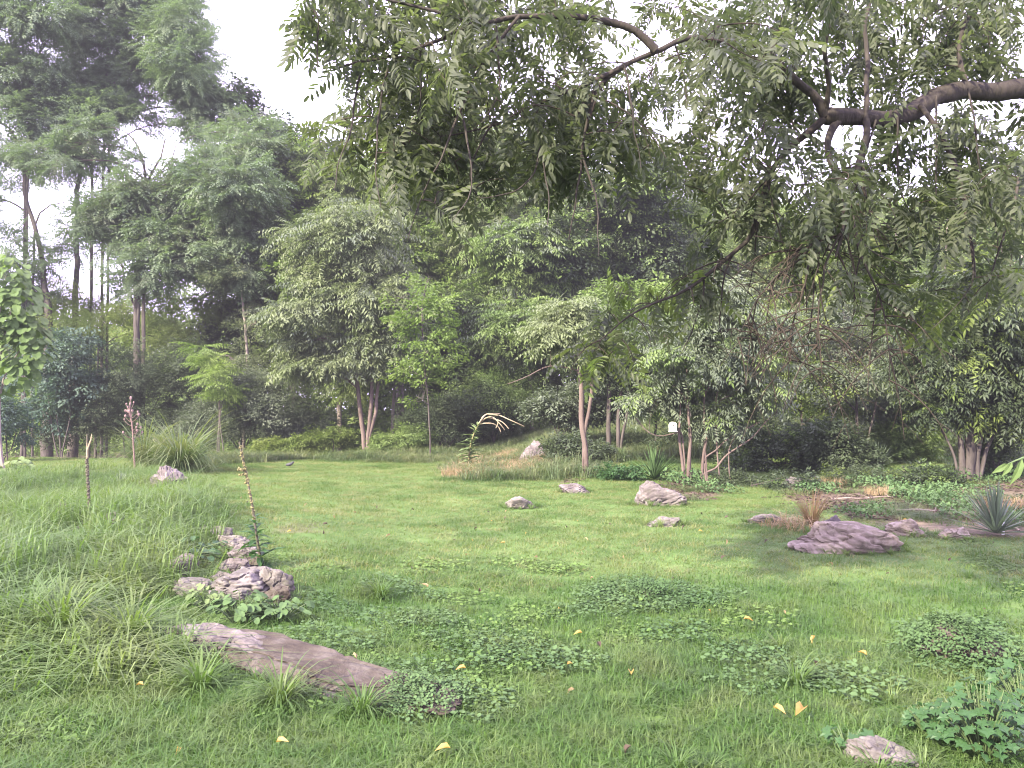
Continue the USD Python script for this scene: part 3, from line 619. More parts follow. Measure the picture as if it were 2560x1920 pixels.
for lab, px, Y, lob, m, s in [
    ('pale sunlit tree far behind the right hand clump under the walnut limb', 2440, 46, [(2380, 600, 110, 80), (2480, 560, 110, 90), (2300, 680, 110, 80), (2420, 700, 120, 80), (2540, 660, 100, 90), (2480, 780, 110, 70), (2600, 560, 100, 100)], 'pale', 'ovate'),
    ('pale yellow green tree behind the hanging bare twigs, right of centre', 2200, 47, [(2200, 540, 100, 60), (2120, 600, 110, 70), (2240, 620, 110, 80), (2050, 680, 110, 70), (2160, 720, 120, 70), (2260, 740, 100, 70), (2060, 780, 100, 60)], 'pale', 'fine'),
    ('olive tree with orange tinged leaves behind the pale arching branches', 1900, 43, [(1880, 600, 110, 70), (1780, 620, 110, 80), (1960, 640, 100, 70), (1820, 720, 120, 70), (1930, 760, 120, 70), (1740, 720, 100, 70), (1840, 840, 120, 60), (1980, 860, 110, 60)], 'olive', 'ovate'),
    ('grey green tree between the dark centre tree and the pale right hand trees', 1720, 46, [(1700, 500, 110, 70), (1800, 500, 110, 60), (1740, 580, 120, 70), (1920, 530, 100, 50), (1660, 570, 100, 80), (1990, 570, 90, 50)], 'grey', 'fine'),
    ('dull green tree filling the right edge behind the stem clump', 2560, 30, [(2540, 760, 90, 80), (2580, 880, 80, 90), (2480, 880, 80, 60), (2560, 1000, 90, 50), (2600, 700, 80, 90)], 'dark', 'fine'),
]:
    tree('hardwood_tree', lab, 'tree', Y, [[(px, 1060, 12), (px + 5, 850, 10), (px - 8, 640, 6)]], lob, s, m, 1.15, 1.0, 'bark', 0.4, 0.38, mats=[m, 'lime'] if m == 'pale' else [m, 'pale'])

WALL = [(610, 35, 'fine', 'soft', 'grey', 'soft grey green tree left of the twin trunked tree, bushy down to the thicket'), (730, 37, 'ovate', 'mid', 'sunlit', 'leafy tree close behind the twin trunked tree, on its left'), (850, 36, 'lance', 'sunlit', 'soft', 'sunlit yellow green tree whose drooping sprays show above the twin trunked tree'),
    (980, 35, 'ovate', 'soft', 'sunlit', 'soft green tree between the twin trunked tree and the lime young tree'), (1110, 36, 'ovate', 'sunlit', 'mid', 'sunlit yellow green tree right behind the lime young tree'), (1235, 35, 'lance', 'soft', 'mid', 'grey green tree with drooping sprays above the candelabra mullein'),
    (1350, 36, 'ovate', 'mid', 'sunlit', 'leafy tree above the purple grey boulder on the bank'), (1470, 35, 'fine', 'soft', 'dark', 'fine leaved tree right behind the slim umbrella tree'), (1590, 36, 'ovate', 'mid', 'soft', 'bushy tree behind the three dark trunks'), (1720, 37, 'fine', 'sunlit', 'soft', 'bright fine leaved tree behind the birdhouse'),
    (1850, 38, 'ovate', 'soft', 'sunlit', 'soft green tree behind the arching pale branches'), (1980, 37, 'fine', 'sunlit', 'olive', 'yellow green tree seen through the hanging bare twigs'), (2110, 38, 'ovate', 'soft', 'sunlit', 'soft green tree behind the two leaning trunks'), (2240, 36, 'fine', 'pale', 'soft', 'pale fine leaved tree left of the stem clump'), (2370, 37, 'ovate', 'soft', 'sunlit', 'soft green tree directly behind the stem clump'), (2510, 36, 'fine', 'pale', 'mid', 'pale tree in the right hand corner of the wood')]
WF = fill([(560, 660), (650, 470), (760, 400), (900, 360), (1400, 360), (1600, 420), (1680, 500), (1900, 520), (2080, 500), (2300, 450), (2620, 420), (2620, 1030), (2300, 1030), (1500, 1000), (1200, 1000), (1000, 960), (560, 980)], 72, 38, 62, [(2010, 430, 40)], 909)
for px, Y, kd, ma, mb, lab in WALL:
    mine = [l for l in WF if abs(l[0] - px) == min(abs(l[0] - w[0]) for w in WALL)]
    top_ = min(l[1] for l in mine) + 60
    tree('hardwood_tree', lab, 'tree', Y, [[(px, 1085, 7), (px + 8, 900, 6), (px - 6, 700, 4.5), (px + 4, top_, 2.5)]], mine, kd, ma, .8, .62, 'bark', .2, .42, .55, mats=[ma, mb])
for lab, px, Y, lob, m, s, tr in [
    ('thin dark tree left of the leaning trunks with low hanging boughs', 2010, 25, [(1960, 900, 90, 40), (2040, 930, 80, 40), (1900, 960, 80, 36), (2000, 990, 90, 36), (2080, 1010, 70, 30), (1940, 840, 100, 50)], 'olive', 'fine', [(2010, 1170, 6), (2005, 1050, 5), (2000, 940, 4), (1990, 840, 3)]),
    ('thin dark tree right of the leaning trunks, its boughs hanging to the shrubs', 2290, 24, [(2250, 900, 80, 45), (2320, 950, 80, 45), (2240, 980, 80, 40), (2300, 1020, 80, 30), (2200, 1020, 60, 30), (2290, 840, 90, 50)], 'grey', 'fine', [(2285, 1180, 6), (2290, 1060, 5), (2285, 950, 4), (2280, 850, 3)]),
    ('slim dark tree behind the arching pale branches', 1850, 25, [(1820, 930, 90, 45), (1880, 980, 80, 40), (1790, 1010, 70, 30), (1860, 1040, 70, 26), (1900, 900, 80, 45)], 'dark', 'fine', [(1856, 1170, 5), (1852, 1050, 5), (1846, 930, 3)]),
    ('leafy undertree filling the space above the birdhouse', 1640, 27, [(1600, 800, 90, 50), (1680, 820, 90, 50), (1560, 740, 90, 50), (1660, 740, 90, 50), (1640, 900, 80, 40), (1700, 900, 70, 40), (1620, 980, 70, 36)], 'mid', 'ovate', [(1636, 1130, 6), (1640, 1000, 5), (1630, 860, 4)]),
    ('sparse brownish undertree below the sky gap between the locust trunks', 240, 38, [(150, 740, 70, 40), (240, 760, 80, 40), (330, 780, 80, 40), (430, 760, 80, 50), (520, 760, 70, 50), (200, 820, 90, 40), (420, 840, 90, 40), (80, 760, 60, 40)], 'olive', 'fine', [(240, 1010, 5), (245, 900, 4), (255, 780, 3)]),
]:
    tree('understory_tree', lab, 'tree', Y, [tr], lob, s, m, .85, 1.0, 'bark_dark', 0.25, 0.38)
# shrubs along the wood edge

def shrub(name, label, Y, lobes, kind, mat, size, dens=1.0, stems=3, **k):
    rng = np.random.default_rng(int(lobes[0][0] * 7 + lobes[0][1]))
    c = lobes[0]; tr = []
    bx, by, _ = project(np.array([pt(c[0], c[1], Y) * [1, 1, 0] + [0, 0, float(H(*pt(c[0], c[1], Y)[:2]))]]))
    for s in range(stems):
        L = lobes[s % len(lobes)]
        tr.append([(float(bx[0]) + rng.normal(0, 8), float(by[0]), 3.2), ((float(bx[0]) + L[0]) / 2 + rng.normal(0, 6), (float(by[0]) + L[1]) / 2, 2.4), (L[0], L[1], 1.2)])
    return tree(name, label, 'shrub', Y, tr, lobes, kind, mat, size, dens, 'bark_dark', k.pop('hollow', 0.3), k.pop('gap', 0.36), limbs=False, **k)
shrub('shrub', 'blue grey shrub in the dark wood edge at the far left', 33, [(150, 890, 80, 60), (190, 960, 70, 60), (120, 970, 80, 60), (200, 860, 50, 40), (100, 1030, 90, 50)], 'ovate', 'bluegreen', 0.8, 0.8)
shrub('shrub', 'dark shapeless thicket under the forking locust', 34, [(330, 930, 90, 60), (420, 960, 90, 60), (270, 990, 90, 50), (380, 1040, 110, 46), (250, 1060, 90, 40), (470, 900, 70, 50), (150, 1070, 90, 40)], 'fine', 'dark', 0.8, 1.0)
shrub('shrub', 'silvery low shrub cut by the left edge under the heart leaved bush', 27, [(10, 1040, 50, 55), (-20, 990, 60, 50), (40, 1080, 30, 30)], 'ovate', 'bluegreen', 0.6, 1.0)
shrub('shrub', 'broad grey green thicket below the dark hardwood', 33, [(600, 1020, 90, 60), (690, 1000, 90, 60), (540, 1050, 70, 50), (660, 1060, 110, 45), (770, 1060, 80, 45), (620, 960, 60, 40), (490, 1080, 70, 40)], 'fine', 'grey', 0.75, 1.1, mats=['grey', 'dark'])
shrub('sapling', 'small yellow green sapling in front of the deep shade', 31, [(550, 945, 42, 24), (530, 905, 40, 20), (560, 985, 40, 22), (500, 870, 30, 16)], 'lance', 'lime', 0.6, 0.45, mats=['lime', 'mid'])
shrub('shrub', 'low leafy shrub at the foot of the twin pale trunks', 30.5, [(990, 1104, 60, 24), (1030, 1090, 60, 28), (960, 1128, 40, 12)], 'ovate', 'mid', 0.5, 1.1)
shrub('shrub', 'weedy green shrub left of the twin pale trunks', 31, [(830, 1095, 46, 24), (780, 1105, 60, 24), (740, 1118, 60, 20), (680, 1120, 60, 22)], 'ovate', 'olive', 0.5, 1.1)
shrub('shrub', 'dark dense shrub behind the leaning mullein', 31, [(1110, 1060, 80, 40), (1180, 1040, 80, 45), (1060, 1040, 70, 45), (1240, 1040, 60, 40), (1180, 1000, 80, 40)], 'fine', 'dark', 0.7, 1.2)
shrub('shrub', 'light green feathery shrub at the middle of the wood edge', 32, [(1230, 980, 70, 45), (1290, 960, 60, 45), (1210, 930, 60, 40), (1310, 1010, 50, 40)], 'fine', 'mid', 0.8, 1.1)
shrub('shrub', 'grey green shrub whose top shows behind the slim trunk', 26, [(1400, 1000, 60, 34), (1470, 990, 60, 36), (1350, 1020, 50, 26), (1520, 1010, 50, 36), (1440, 1040, 70, 26)], 'ovate', 'grey', 0.6, 1.0, mats=['grey', 'dark'])
shrub('shrub', 'low dark shrub between the purple boulder and the slim trunk', 23, [(1420, 1110, 50, 28), (1400, 1140, 50, 26), (1470, 1130, 55, 30), (1530, 1170, 50, 24), (1440, 1165, 40, 18)], 'ovate', 'dark', 0.5, 1.2)
shrub('shrub', 'fresh green leafy shrub leaning over the lawn right of the slim trunk', 19.5, [(1545, 1200, 48, 26), (1510, 1225, 36, 20), (1570, 1235, 40, 18), (1560, 1180, 40, 16)], 'ovate', 'weed', 0.45, 1.3)
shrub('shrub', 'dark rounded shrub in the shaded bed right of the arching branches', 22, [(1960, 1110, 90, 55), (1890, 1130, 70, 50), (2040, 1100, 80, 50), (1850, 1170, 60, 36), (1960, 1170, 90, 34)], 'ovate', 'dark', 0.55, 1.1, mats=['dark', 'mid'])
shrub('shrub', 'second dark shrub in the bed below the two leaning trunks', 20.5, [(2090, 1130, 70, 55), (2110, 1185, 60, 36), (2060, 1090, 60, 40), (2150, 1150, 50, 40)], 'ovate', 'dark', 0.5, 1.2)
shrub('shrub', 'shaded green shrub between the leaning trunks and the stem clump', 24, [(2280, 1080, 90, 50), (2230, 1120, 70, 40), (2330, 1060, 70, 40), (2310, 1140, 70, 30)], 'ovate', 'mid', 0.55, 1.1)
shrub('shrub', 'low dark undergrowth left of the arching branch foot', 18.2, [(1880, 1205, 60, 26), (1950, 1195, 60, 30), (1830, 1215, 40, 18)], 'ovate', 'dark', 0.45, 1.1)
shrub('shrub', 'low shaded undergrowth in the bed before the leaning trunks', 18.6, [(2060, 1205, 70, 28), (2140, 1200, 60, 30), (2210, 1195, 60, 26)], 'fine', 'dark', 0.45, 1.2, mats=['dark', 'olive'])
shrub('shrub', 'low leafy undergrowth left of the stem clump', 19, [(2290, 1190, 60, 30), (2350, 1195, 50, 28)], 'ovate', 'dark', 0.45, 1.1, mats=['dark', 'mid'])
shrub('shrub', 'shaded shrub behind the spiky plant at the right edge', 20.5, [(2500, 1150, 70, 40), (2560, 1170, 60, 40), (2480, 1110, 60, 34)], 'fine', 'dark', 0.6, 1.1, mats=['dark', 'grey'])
shrub('shrub', 'wide shaded shrub closing the view between the arching branches and the leaning trunks', 27, [(1900, 1080, 90, 36), (2000, 1060, 90, 36), (2120, 1060, 90, 36), (2220, 1050, 90, 34), (1820, 1090, 80, 36), (2340, 1060, 80, 34), (2500, 1090, 90, 30)], 'fine', 'soft', 0.75, .8, mats=['soft', 'sunlit'])
shrub('shrub', 'green shrub behind the birdhouse tree', 26, [(1640, 1090, 60, 36), (1600, 1120, 60, 32), (1690, 1120, 60, 32), (1780, 1110, 60, 30)], 'fine', 'dark', 0.7, 1.0)
shrub('shrub', 'small rusty leaved plant at the left end of the dry grass', 24.2, [(2030, 1285, 14, 10)], 'ovate', 'rust', 0.22, 1.0) if False else None

# the wood behind everything
rng = np.random.default_rng(5)
P, O, S, I = [], [], [], []
def tone(px, m):
    pale = 0.15 + 0.5 * float(sstep(1500, 2200, px)) + .15 * float(sstep(700, 1000, px))
    c = rng.choice(3, m, p=[(1 - pale) * .6, (1 - pale) * .4, pale]) if rng.random() < .4 else np.full(m, rng.choice(3, p=[(1 - pale) * .6, (1 - pale) * .4, pale]))
    return c * 3 + rng.integers(0, 3, m)
for k in range(330):
    Y = rng.uniform(49, 80); px = rng.uniform(-150, 2710)
    top = np.interp(px, [-250, 250, 480, 600, 720, 1300, 1500, 1750, 2100, 2810], [760, 770, 750, 560, 400, 340, 370, 400, 410, 380]) + abs(rng.normal(0, 90))
    c = pt(px, 960, Y); hgt = max(3.0, pt(px, top, Y)[2])
    rad = rng.uniform(1.6, 3.2); z0 = hgt * rng.uniform(.35, .8); rz_ = min(hgt - z0, rad * 1.2) + .3
    m = 95
    d = unit(rng.normal(size=(m, 3))); q = d * (0.6 + .4 * rng.random(m) ** .5)[:, None] * np.array([rad, rad, rz_])
    P.append(np.array([c[0], c[1], z0]) + q); O.append(d); S.append(rng.uniform(.9, 1.6, m)); I.append(tone(px, m))
for k in range(120):   # lower storey that closes the view under the crowns
    Y = rng.uniform(47, 72); px = rng.uniform(-200, 2760); c = pt(px, 1000, Y)
    m = 70; d = unit(rng.normal(size=(m, 3))); hgt = rng.uniform(3.5, 6)
    P.append(np.array([c[0], c[1], float(H(c[0], c[1])) + hgt * .45]) + d * np.array([2.6, 1.8, hgt * .55])); O.append(d); S.append(rng.uniform(1.0, 1.7, m)); I.append(tone(px, m))
for k in range(60):    # undergrowth at the wood edge
    Y = rng.uniform(39, 50); px = rng.uniform(-200, 1150); c = pt(px, 1000, Y)
    m = 45; d = unit(rng.normal(size=(m, 3))); hgt = rng.uniform(1.0, 2.6)
    P.append(np.array([c[0], c[1], float(H(c[0], c[1])) + hgt * .5]) + d * np.array([2.2, 1.5, hgt * .6])); O.append(d); S.append(rng.uniform(.7, 1.2, m)); I.append(tone(px, m) % 3)
P, O, S, I = np.vstack(P), np.vstack(O), np.concatenate(S), np.concatenate(I)
Rm = spray_rot(rng, O)
scatter('/World', 'wood', [(s_, M[m_]) for m_ in ('mid', 'dark', 'pale') for s_ in SPR['ovate']], P, Rm, S, I, 'stuff', 'dense green wood closing the view behind the lawn trees', 'wood')

# ------------------------------------------------------------------ heart leaved bush at the left
rng = np.random.default_rng(41)
Yb = 21.0
b0 = pt(10, 1000, Yb); b0[2] = float(H(b0[0], b0[1]))
t = thing('heart_leaf_bush', 'bright green bush with large heart shaped leaves at the left edge', 'bush', b0)
stems, lv = [], []
for px, py, rx, ry, n in [(30, 770, 78, 80, 170), (60, 860, 60, 75, 130), (15, 690, 60, 55, 90), (-50, 800, 60, 120, 30), (20, 940, 70, 50, 60)]:
    c = pt(px, py, Yb); mid = .5 * (c + b0) + [rng.normal(0, .2), 0, .3]
    stems.append(tube(spline(np.array([b0 + rng.normal(0, .1, 3) * [1, 1, 0] - [0, 0, .1], mid, c]), 8) - b0, np.linspace(.05, .012, 8), 5))
    for _ in range(n):
        d = unit(rng.normal(size=3)); q = c + d * np.array([rx, rx * .9, ry]) * Yb / F * (0.6 + .4 * rng.random())
        o = unit(np.array([d[0], d[1] - .5, 0]) + rng.normal(0, .35, 3)); o[2] = -0.55 + .2 * rng.normal()
        lv.append((q - b0, frame(o[None], np.array([[0, -0.5, 1.0]]) + .6 * d[None] + rng.normal(0, .2, (1, 3)))[0], rng.uniform(.19, .30)))
part(t, 'stems', cat_(stems), M['bark'])
for q, R, s in lv:
    placed_mesh(t, 'leaf', f'heart_leaf_{rng.integers(3)}', M['heart'], q, R, s)

# ------------------------------------------------------------------ the walnut overhead
rng = np.random.default_rng(77)
wb = np.array([7.6, 7.4, float(H(7.6, 7.4))])
WT = thing('walnut_tree', 'big walnut whose limb and drooping compound leaves overhang the lawn from the right', 'tree', wb)
def limb(pts, Y0, Y1, r0, r1, n=26):
    Ys = np.linspace(Y0, Y1, len(pts))
    W = np.array([pt(a, b, y) for (a, b), y in zip(pts, Ys)])
    S = spline(W, n)
    return S, np.linspace(r0, r1, n)
limbs = []
trunk = spline(np.array([wb - [0, 0, .2], wb + [0.05, 0, 1.5], wb + [-.1, -.1, 3.2], wb + [.1, 0, 5.0], wb + [.3, .3, 8.0]]), 20)
part(WT, 'trunk', tube(trunk - wb, np.interp(np.linspace(0, 1, 20), [0, .12, .5, 1], [.36, .27, .22, .10]), 12), M['bark_walnut'], True)
j0 = wb + np.array([-.05, -.05, 3.4])
main, mr = limb([(2560, 218), (2480, 226), (2420, 222), (2341, 236), (2290, 268), (2244, 292), (2190, 300), (2147, 297), (2062, 290)], 6.6, 6.0, .088, .066)
first = spline(np.array([j0, .5 * (j0 + main[0]) + [0, 0, .12], main[0]]), 8)
limbs.append((np.vstack([first[:-1], main]), np.concatenate([np.linspace(.13, .078, 7), mr])))
for pts, Y0, Y1, r0, r1 in [
    ([(2062, 290), (2035, 240), (1990, 205), (1950, 160), (1900, 122), (1850, 108), (1800, 105), (1740, 94), (1705, 100), (1640, 125), (1560, 165), (1490, 215), (1440, 290)], 6.0, 5.4, .036, .010),
    ([(2100, 296), (2076, 330), (2070, 360), (2085, 410), (2105, 455), (2108, 505), (2100, 583), (2090, 640)], 6.0, 5.8, .032, .008),
    ([(2165, 300), (2163, 340), (2157, 389), (2143, 440), (2116, 465)], 6.0, 5.9, .030, .020),
    ([(2062, 295), (2023, 330), (1972, 372), (1940, 420), (1922, 467), (1902, 525), (1885, 590), (1830, 640), (1760, 700), (1680, 745), (1590, 790), (1500, 850)], 6.0, 6.6, .030, .005),
    ([(2165, 300), (2162, 220), (2168, 140), (2162, 40), (2170, -120)], 6.0, 6.3, .022, .012),
    ([(2062, 285), (2070, 200), (2066, 110), (2080, -60)], 6.0, 5.5, .022, .012),
    ([(1640, 125), (1560, 60), (1440, 40), (1300, 38), (1180, 60), (1060, 110), (940, 150), (830, 180)], 5.5, 5.2, .030, .006),
    ([(1490, 215), (1470, 310), (1456, 389), (1436, 486), (1430, 545), (1424, 600)], 5.4, 5.4, .012, .004),
    ([(1300, 38), (1220, 150), (1150, 280), (1110, 390), (1052, 494), (1020, 590)], 5.2, 5.3, .012, .003),
    ([(1360, 300), (1340, 400), (1285, 482), (1200, 494)], 5.4, 5.3, .008, .003),
    ([(1560, 165), (1440, 220), (1340, 260), (1240, 300), (1100, 330)], 5.4, 5.8, .018, .005),
    ([(1180, 60), (1060, 20), (900, -10), (760, 0), (800, 60), (790, 190)], 5.2, 4.9, .012, .003),
    ([(2300, 262), (2360, 360), (2400, 470), (2430, 600), (2440, 700)], 6.2, 5.7, .022, .005),
    ([(2420, 222), (2400, 120), (2430, 20), (2500, -100)], 6.4, 6.8, .022, .012),
    ([(2105, 455), (2060, 560), (2010, 640), (1930, 700), (1880, 770), (1850, 850)], 5.9, 6.3, .018, .003),
    ([(2090, 500), (2040, 600), (2010, 720), (1985, 800), (1978, 900)], 5.9, 6.2, .014, .002),
    ([(2108, 505), (2150, 620), (2200, 740), (2215, 850), (2225, 960)], 5.9, 6.0, .014, .002),
    ([(2100, 583), (2060, 690), (2050, 800), (2065, 930)], 5.8, 6.0, .009, .002),
    ([(1885, 590), (1960, 610), (2000, 630), (2050, 600)], 6.2, 6.2, .006, .003),
    ([(1922, 467), (1960, 620), (1980, 690)], 6.1, 6.3, .008, .002),
    ([(2620, 205), (2560, 420), (2500, 620), (2460, 760)], 6.4, 6.0, .020, .004),
]:
    limbs.append(limb(pts, Y0, Y1, r0, r1))
hang_rng = np.random.default_rng(515)
for (x0, y0, Y0), (x1, y1) in [((900, 190, 5.3), (840, 470)), ((980, 150, 5.3), (960, 520)), ((1150, 280, 5.3), (1130, 560)), ((1240, 300, 5.5), (1230, 520)), ((1340, 260, 5.6), (1370, 560)), ((1456, 389, 5.4), (1500, 640)), ((1560, 165, 5.4), (1600, 420)), ((1240, 60, 5.2), (1180, 330)), ((1050, 110, 5.2), (990, 350)),
        ((1902, 525, 6.2), (1870, 760)), ((1940, 420, 6.2), (1790, 560)), ((2085, 410, 6), (2150, 700)), ((2143, 440, 6), (2260, 660)), ((2108, 505, 5.9), (2010, 760)), ((2244, 292, 6), (2290, 560)), ((2341, 240, 6.2), (2350, 620)), ((2420, 222, 6.3), (2500, 700)), ((2190, 300, 6), (2210, 640)), ((2030, 640, 6.1), (1950, 930)), ((2050, 600, 6), (2120, 880)), ((1760, 700, 6.5), (1700, 900)), ((1830, 640, 6.4), (1830, 900)), ((2400, 470, 6), (2330, 820)), ((2150, 620, 6), (2120, 830))]:
    xm, ym = x0 + .35 * (x1 - x0) + hang_rng.normal(0, 25), y0 + .6 * (y1 - y0)
    limbs.append(limb([(x0, y0), (xm, ym), (x1, y1)], Y0, Y0 + hang_rng.normal(0, .25), .0085, .0022, 14))
# the crown out of the frame: above, behind and to the right of the camera
for tgt in [(3.5, 1.5, 7.0), (0.5, -1.0, 7.6), (5.5, -2.0, 7.5), (2.0, 4.5, 8.2), (-1.8, 1.2, 6.6), (9.5, 3.0, 7.0), (9.0, 11.5, 7.5), (4.5, 8.5, 8.8), (11, 8, 7)]:
    s0 = trunk[rng.integers(9, 17)]; e = np.array(tgt)
    S = spline(np.array([s0, .5 * (s0 + e) + [0, 0, .7], e]), 16)
    limbs.append((S, np.linspace(.09, .02, 16)))
for S, r in limbs:
    wob = (np.stack([meshkit.fbm(S * 2.2 + k * 31.7, 3, 9 + k) for k in range(3)], 1) - .5) * 0.10
    S += wob * np.minimum(1, np.linspace(0, 4, len(S)))[:, None]
    part(WT, 'limb', tube(S - wb, r * (0.9 + .35 * (meshkit.fbm(S * 6, 2, 3) - .3)), 8), M['bark_walnut'], True)
node = np.vstack([S for S, r in limbs])
A, lim = [], []
gaps = [(1545, 140, 62, 50), (1650, 170, 55, 60), (1700, 365, 75, 45), (2010, 410, 80, 55), (600, 260, 120, 260), (1735, 40, 50, 60), (1690, 250, 40, 40), (1240, 40, 40, 25), (920, 190, 35, 40), (2180, 60, 40, 30)]
for px, py, rx, ry, n, y0, y1 in [
    (800, 110, 40, 100, 6, 4.8, 5.4), (880, 20, 90, 50, 6, 4.8, 5.8), (950, 190, 90, 100, 12, 5, 6.5), (1040, 290, 130, 80, 18, 5, 7.5), (1120, 130, 170, 150, 28, 4.8, 7.5), (1330, 170, 170, 170, 30, 5, 8), (1250, 340, 200, 90, 15, 5.2, 7.5),
    (940, 380, 130, 60, 9, 5.4, 7), (1060, 430, 90, 60, 8, 5, 6), (1480, 330, 100, 80, 16, 5.2, 7), (1640, 300, 110, 130, 12, 5.5, 8), (1800, 260, 140, 170, 24, 5.5, 8), (1960, 500, 120, 80, 8, 6, 8), (1760, 470, 100, 60, 6, 5.6, 7), (2000, 130, 140, 150, 30, 6.2, 8), (2240, 130, 180, 140, 36, 6.4, 8), (2200, 20, 300, 60, 16, 5, 7),
    (2460, 110, 120, 130, 22, 6.4, 7.8), (2320, 430, 170, 120, 26, 5.8, 8), (2490, 430, 100, 160, 22, 5.5, 7.5), (2190, 560, 120, 90, 10, 5.8, 7.5), (2450, 640, 120, 110, 14, 5.6, 7.5), (2300, 700, 120, 70, 7, 6, 7.5), (1930, 290, 90, 70, 9, 5.8, 7),
    (1505, 880, 50, 40, 5, 6.4, 6.9), (1590, 800, 70, 35, 5, 6.4, 6.9), (1700, 730, 80, 40, 5, 6.2, 6.8), (1820, 640, 80, 50, 4, 6.0, 6.6), (1350, 60, 150, 60, 14, 5, 6.5), (1680, 60, 60, 50, 6, 5.5, 6.5), (2360, 820, 60, 60, 4, 6, 7), (1130, 500, 160, 70, 8, 5.2, 6), (1830, 150, 170, 60, 11, 4.7, 5.4), (1960, 420, 90, 60, 6, 5.2, 5.8), (2110, 480, 70, 80, 5, 5, 5.6), (1900, 640, 120, 90, 7, 6, 7), (2200, 720, 130, 110, 10, 5.8, 7), (2080, 620, 90, 120, 6, 5.8, 6.6), (1000, 400, 140, 60, 8, 5.2, 6.2), (1400, 430, 120, 80, 8, 5.3, 6.2), (1420, 480, 60, 60, 4, 5.3, 5.9)]:
    c = 0
    while c < n:
        a = unit(rng.normal(size=2)) * 1.15 * math.sqrt(rng.random()); x, y = px + a[0] * rx, py + a[1] * ry
        if any(((x - g[0]) / g[2]) ** 2 + ((y - g[1]) / g[3]) ** 2 < 1 for g in gaps) and rng.random() < .9:
            c += 0.5; continue
        A.append(pt(x, y - (60 if y < 700 else 30), rng.uniform(y0, y1 + .8))); c += .72
for c, r, n in [((3.5, 1.5, 7.2), (2.5, 2.5, 1.2), 32), ((0.5, -1.0, 7.6), (2.6, 2.4, 1.2), 34), ((5.5, -2, 7.5), (3, 2.5, 1.4), 32), ((2, 4.5, 8.4), (2.6, 2, 1.0), 24), ((-1.8, 1.2, 6.9), (1.8, 1.8, .9), 20), ((9.5, 3, 7), (3, 3, 2), 40), ((9, 11.5, 7.5), (3, 3, 2), 34), ((4.5, 8.5, 9), (3, 2.5, 1), 30), ((11, 8, 7), (2.5, 3, 2), 30)]:
    for _ in range(n): A.append(np.array(c) + unit(rng.normal(size=3)) * np.array(r) * rng.random() ** .4)
A = np.array(A)
ax_, ay_, ad_ = project(A)
inview = (ad_ > .3) & (ax_ > -60) & (ax_ < 2620) & (ay_ > -60) & (ay_ < 1980)
A = A[inview | (A[:, 2] > 4.6)]
dist = np.array([np.min(np.linalg.norm(node - q, axis=1)) for q in A])
twigs, LP, LR, LS = [], [], [], []
for q in A[np.argsort(dist)]:
    k = np.argmin(np.linalg.norm(node - q, axis=1) + 0.25 * np.maximum(0, q[2] - node[:, 2] - .1)); s0 = node[k]
    d = q - s0; L = np.linalg.norm(d)
    mid = s0 + .5 * d + rng.normal(0, .06, 3) * min(L, 1) + [0, 0, .10 * min(L, 1)]
    S = spline(np.array([s0, mid, q]), 6)
    r0 = 0.0035 + 0.004 * min(L, 1.5)
    twigs.append(tube(S, np.linspace(r0, .0025, 6), 4)); node = np.vstack([node, S[2:]])
    td = unit((S[-1] - S[-2]) * [1, 1, .6] + rng.normal(0, .1, 3))
    m = rng.integers(3, 7)
    for i in range(m):
        a = (i / m) * 2 * np.pi * 1.0 + rng.normal(0, .4)
        side = unit(np.cross(td, [0, 0, 1.0]) + 1e-6); upv = np.cross(side, td)
        o = unit(td * rng.uniform(.3, .9) + side * math.cos(a) + upv * math.sin(a) * .6 + np.array([0, 0, -.35]))
        LP.append(S[-1] - td * min(L, .3) * rng.random()); LR.append(frame(o[None], np.array([[0, 0, 1.0]]) + rng.normal(0, .3, (1, 3)))[0]); LS.append(rng.uniform(.22, .42))
part(WT, 'twigs', cat_([(v - wb, f) for v, f in twigs]), M['twig'], True, kind='stuff')
# bare drooping twigs on the right
bare = []
for S, r in limbs[14:20] + limbs[15:20] + limbs[1:5]:
    for _ in range(9):
        k = rng.integers(len(S) // 2, len(S)); s0 = S[k]; L = rng.uniform(.2, .7)
        d = unit(np.array([rng.normal(0, .8), rng.normal(0, .5), -.6 + .3 * rng.normal()]))
        Q = spline(np.array([s0, s0 + d * L * .5 + [0, 0, .05], s0 + d * L + [0, 0, -.12 * L]]), 6)
        bare.append(tube(Q - wb, np.linspace(.006, .0022, 6), 4))
        for _ in range(2):
            s1 = Q[rng.integers(2, 5)]; e = s1 + unit(d + rng.normal(0, .7, 3)) * L * .4
            bare.append(tube(np.array([s1, .5 * (s1 + e) + [0, 0, .015], e]) - wb, [.003, .0022, .0014], 3))
part(WT, 'bare_twigs', cat_(bare), M['twig'], True, kind='stuff')
LP, LR, LS = np.array(LP), np.array(LR), np.array(LS)
lx, ly, ld = project(LP)
yel = (ly > 620) & (ly < 1000) & (ld > 0) & (rng.random(len(LP)) < .30) | (rng.random(len(LP)) < .006)
vis = (ld > 1) & (lx > 0) & (lx < 2560) & (ly > -20) & (ly < 1500)
score = np.where(vis, LS / np.maximum(ld, 1), 0)
big = np.zeros(len(LP), bool); big[np.argsort(-score)[:300]] = True
kinds = rng.integers(0, 3, len(LP))
for q, R, s, k, y in zip(LP[big], LR[big], LS[big], kinds[big], yel[big]):
    placed_mesh(WT, 'leaf', f'walnut_leaf_{k}', M['walnut_yellow' if y else 'walnut'], q - wb, R, s, 'yellowing compound leaf' if y else None)
rest = ~big
scatter(WT, 'leaves', [(f'walnut_leaf_{k}', M[m]) for m in ('walnut', 'walnut_yellow') for k in range(3)], LP[rest] - wb, LR[rest], LS[rest], (kinds + 3 * yel)[rest], 'stuff')
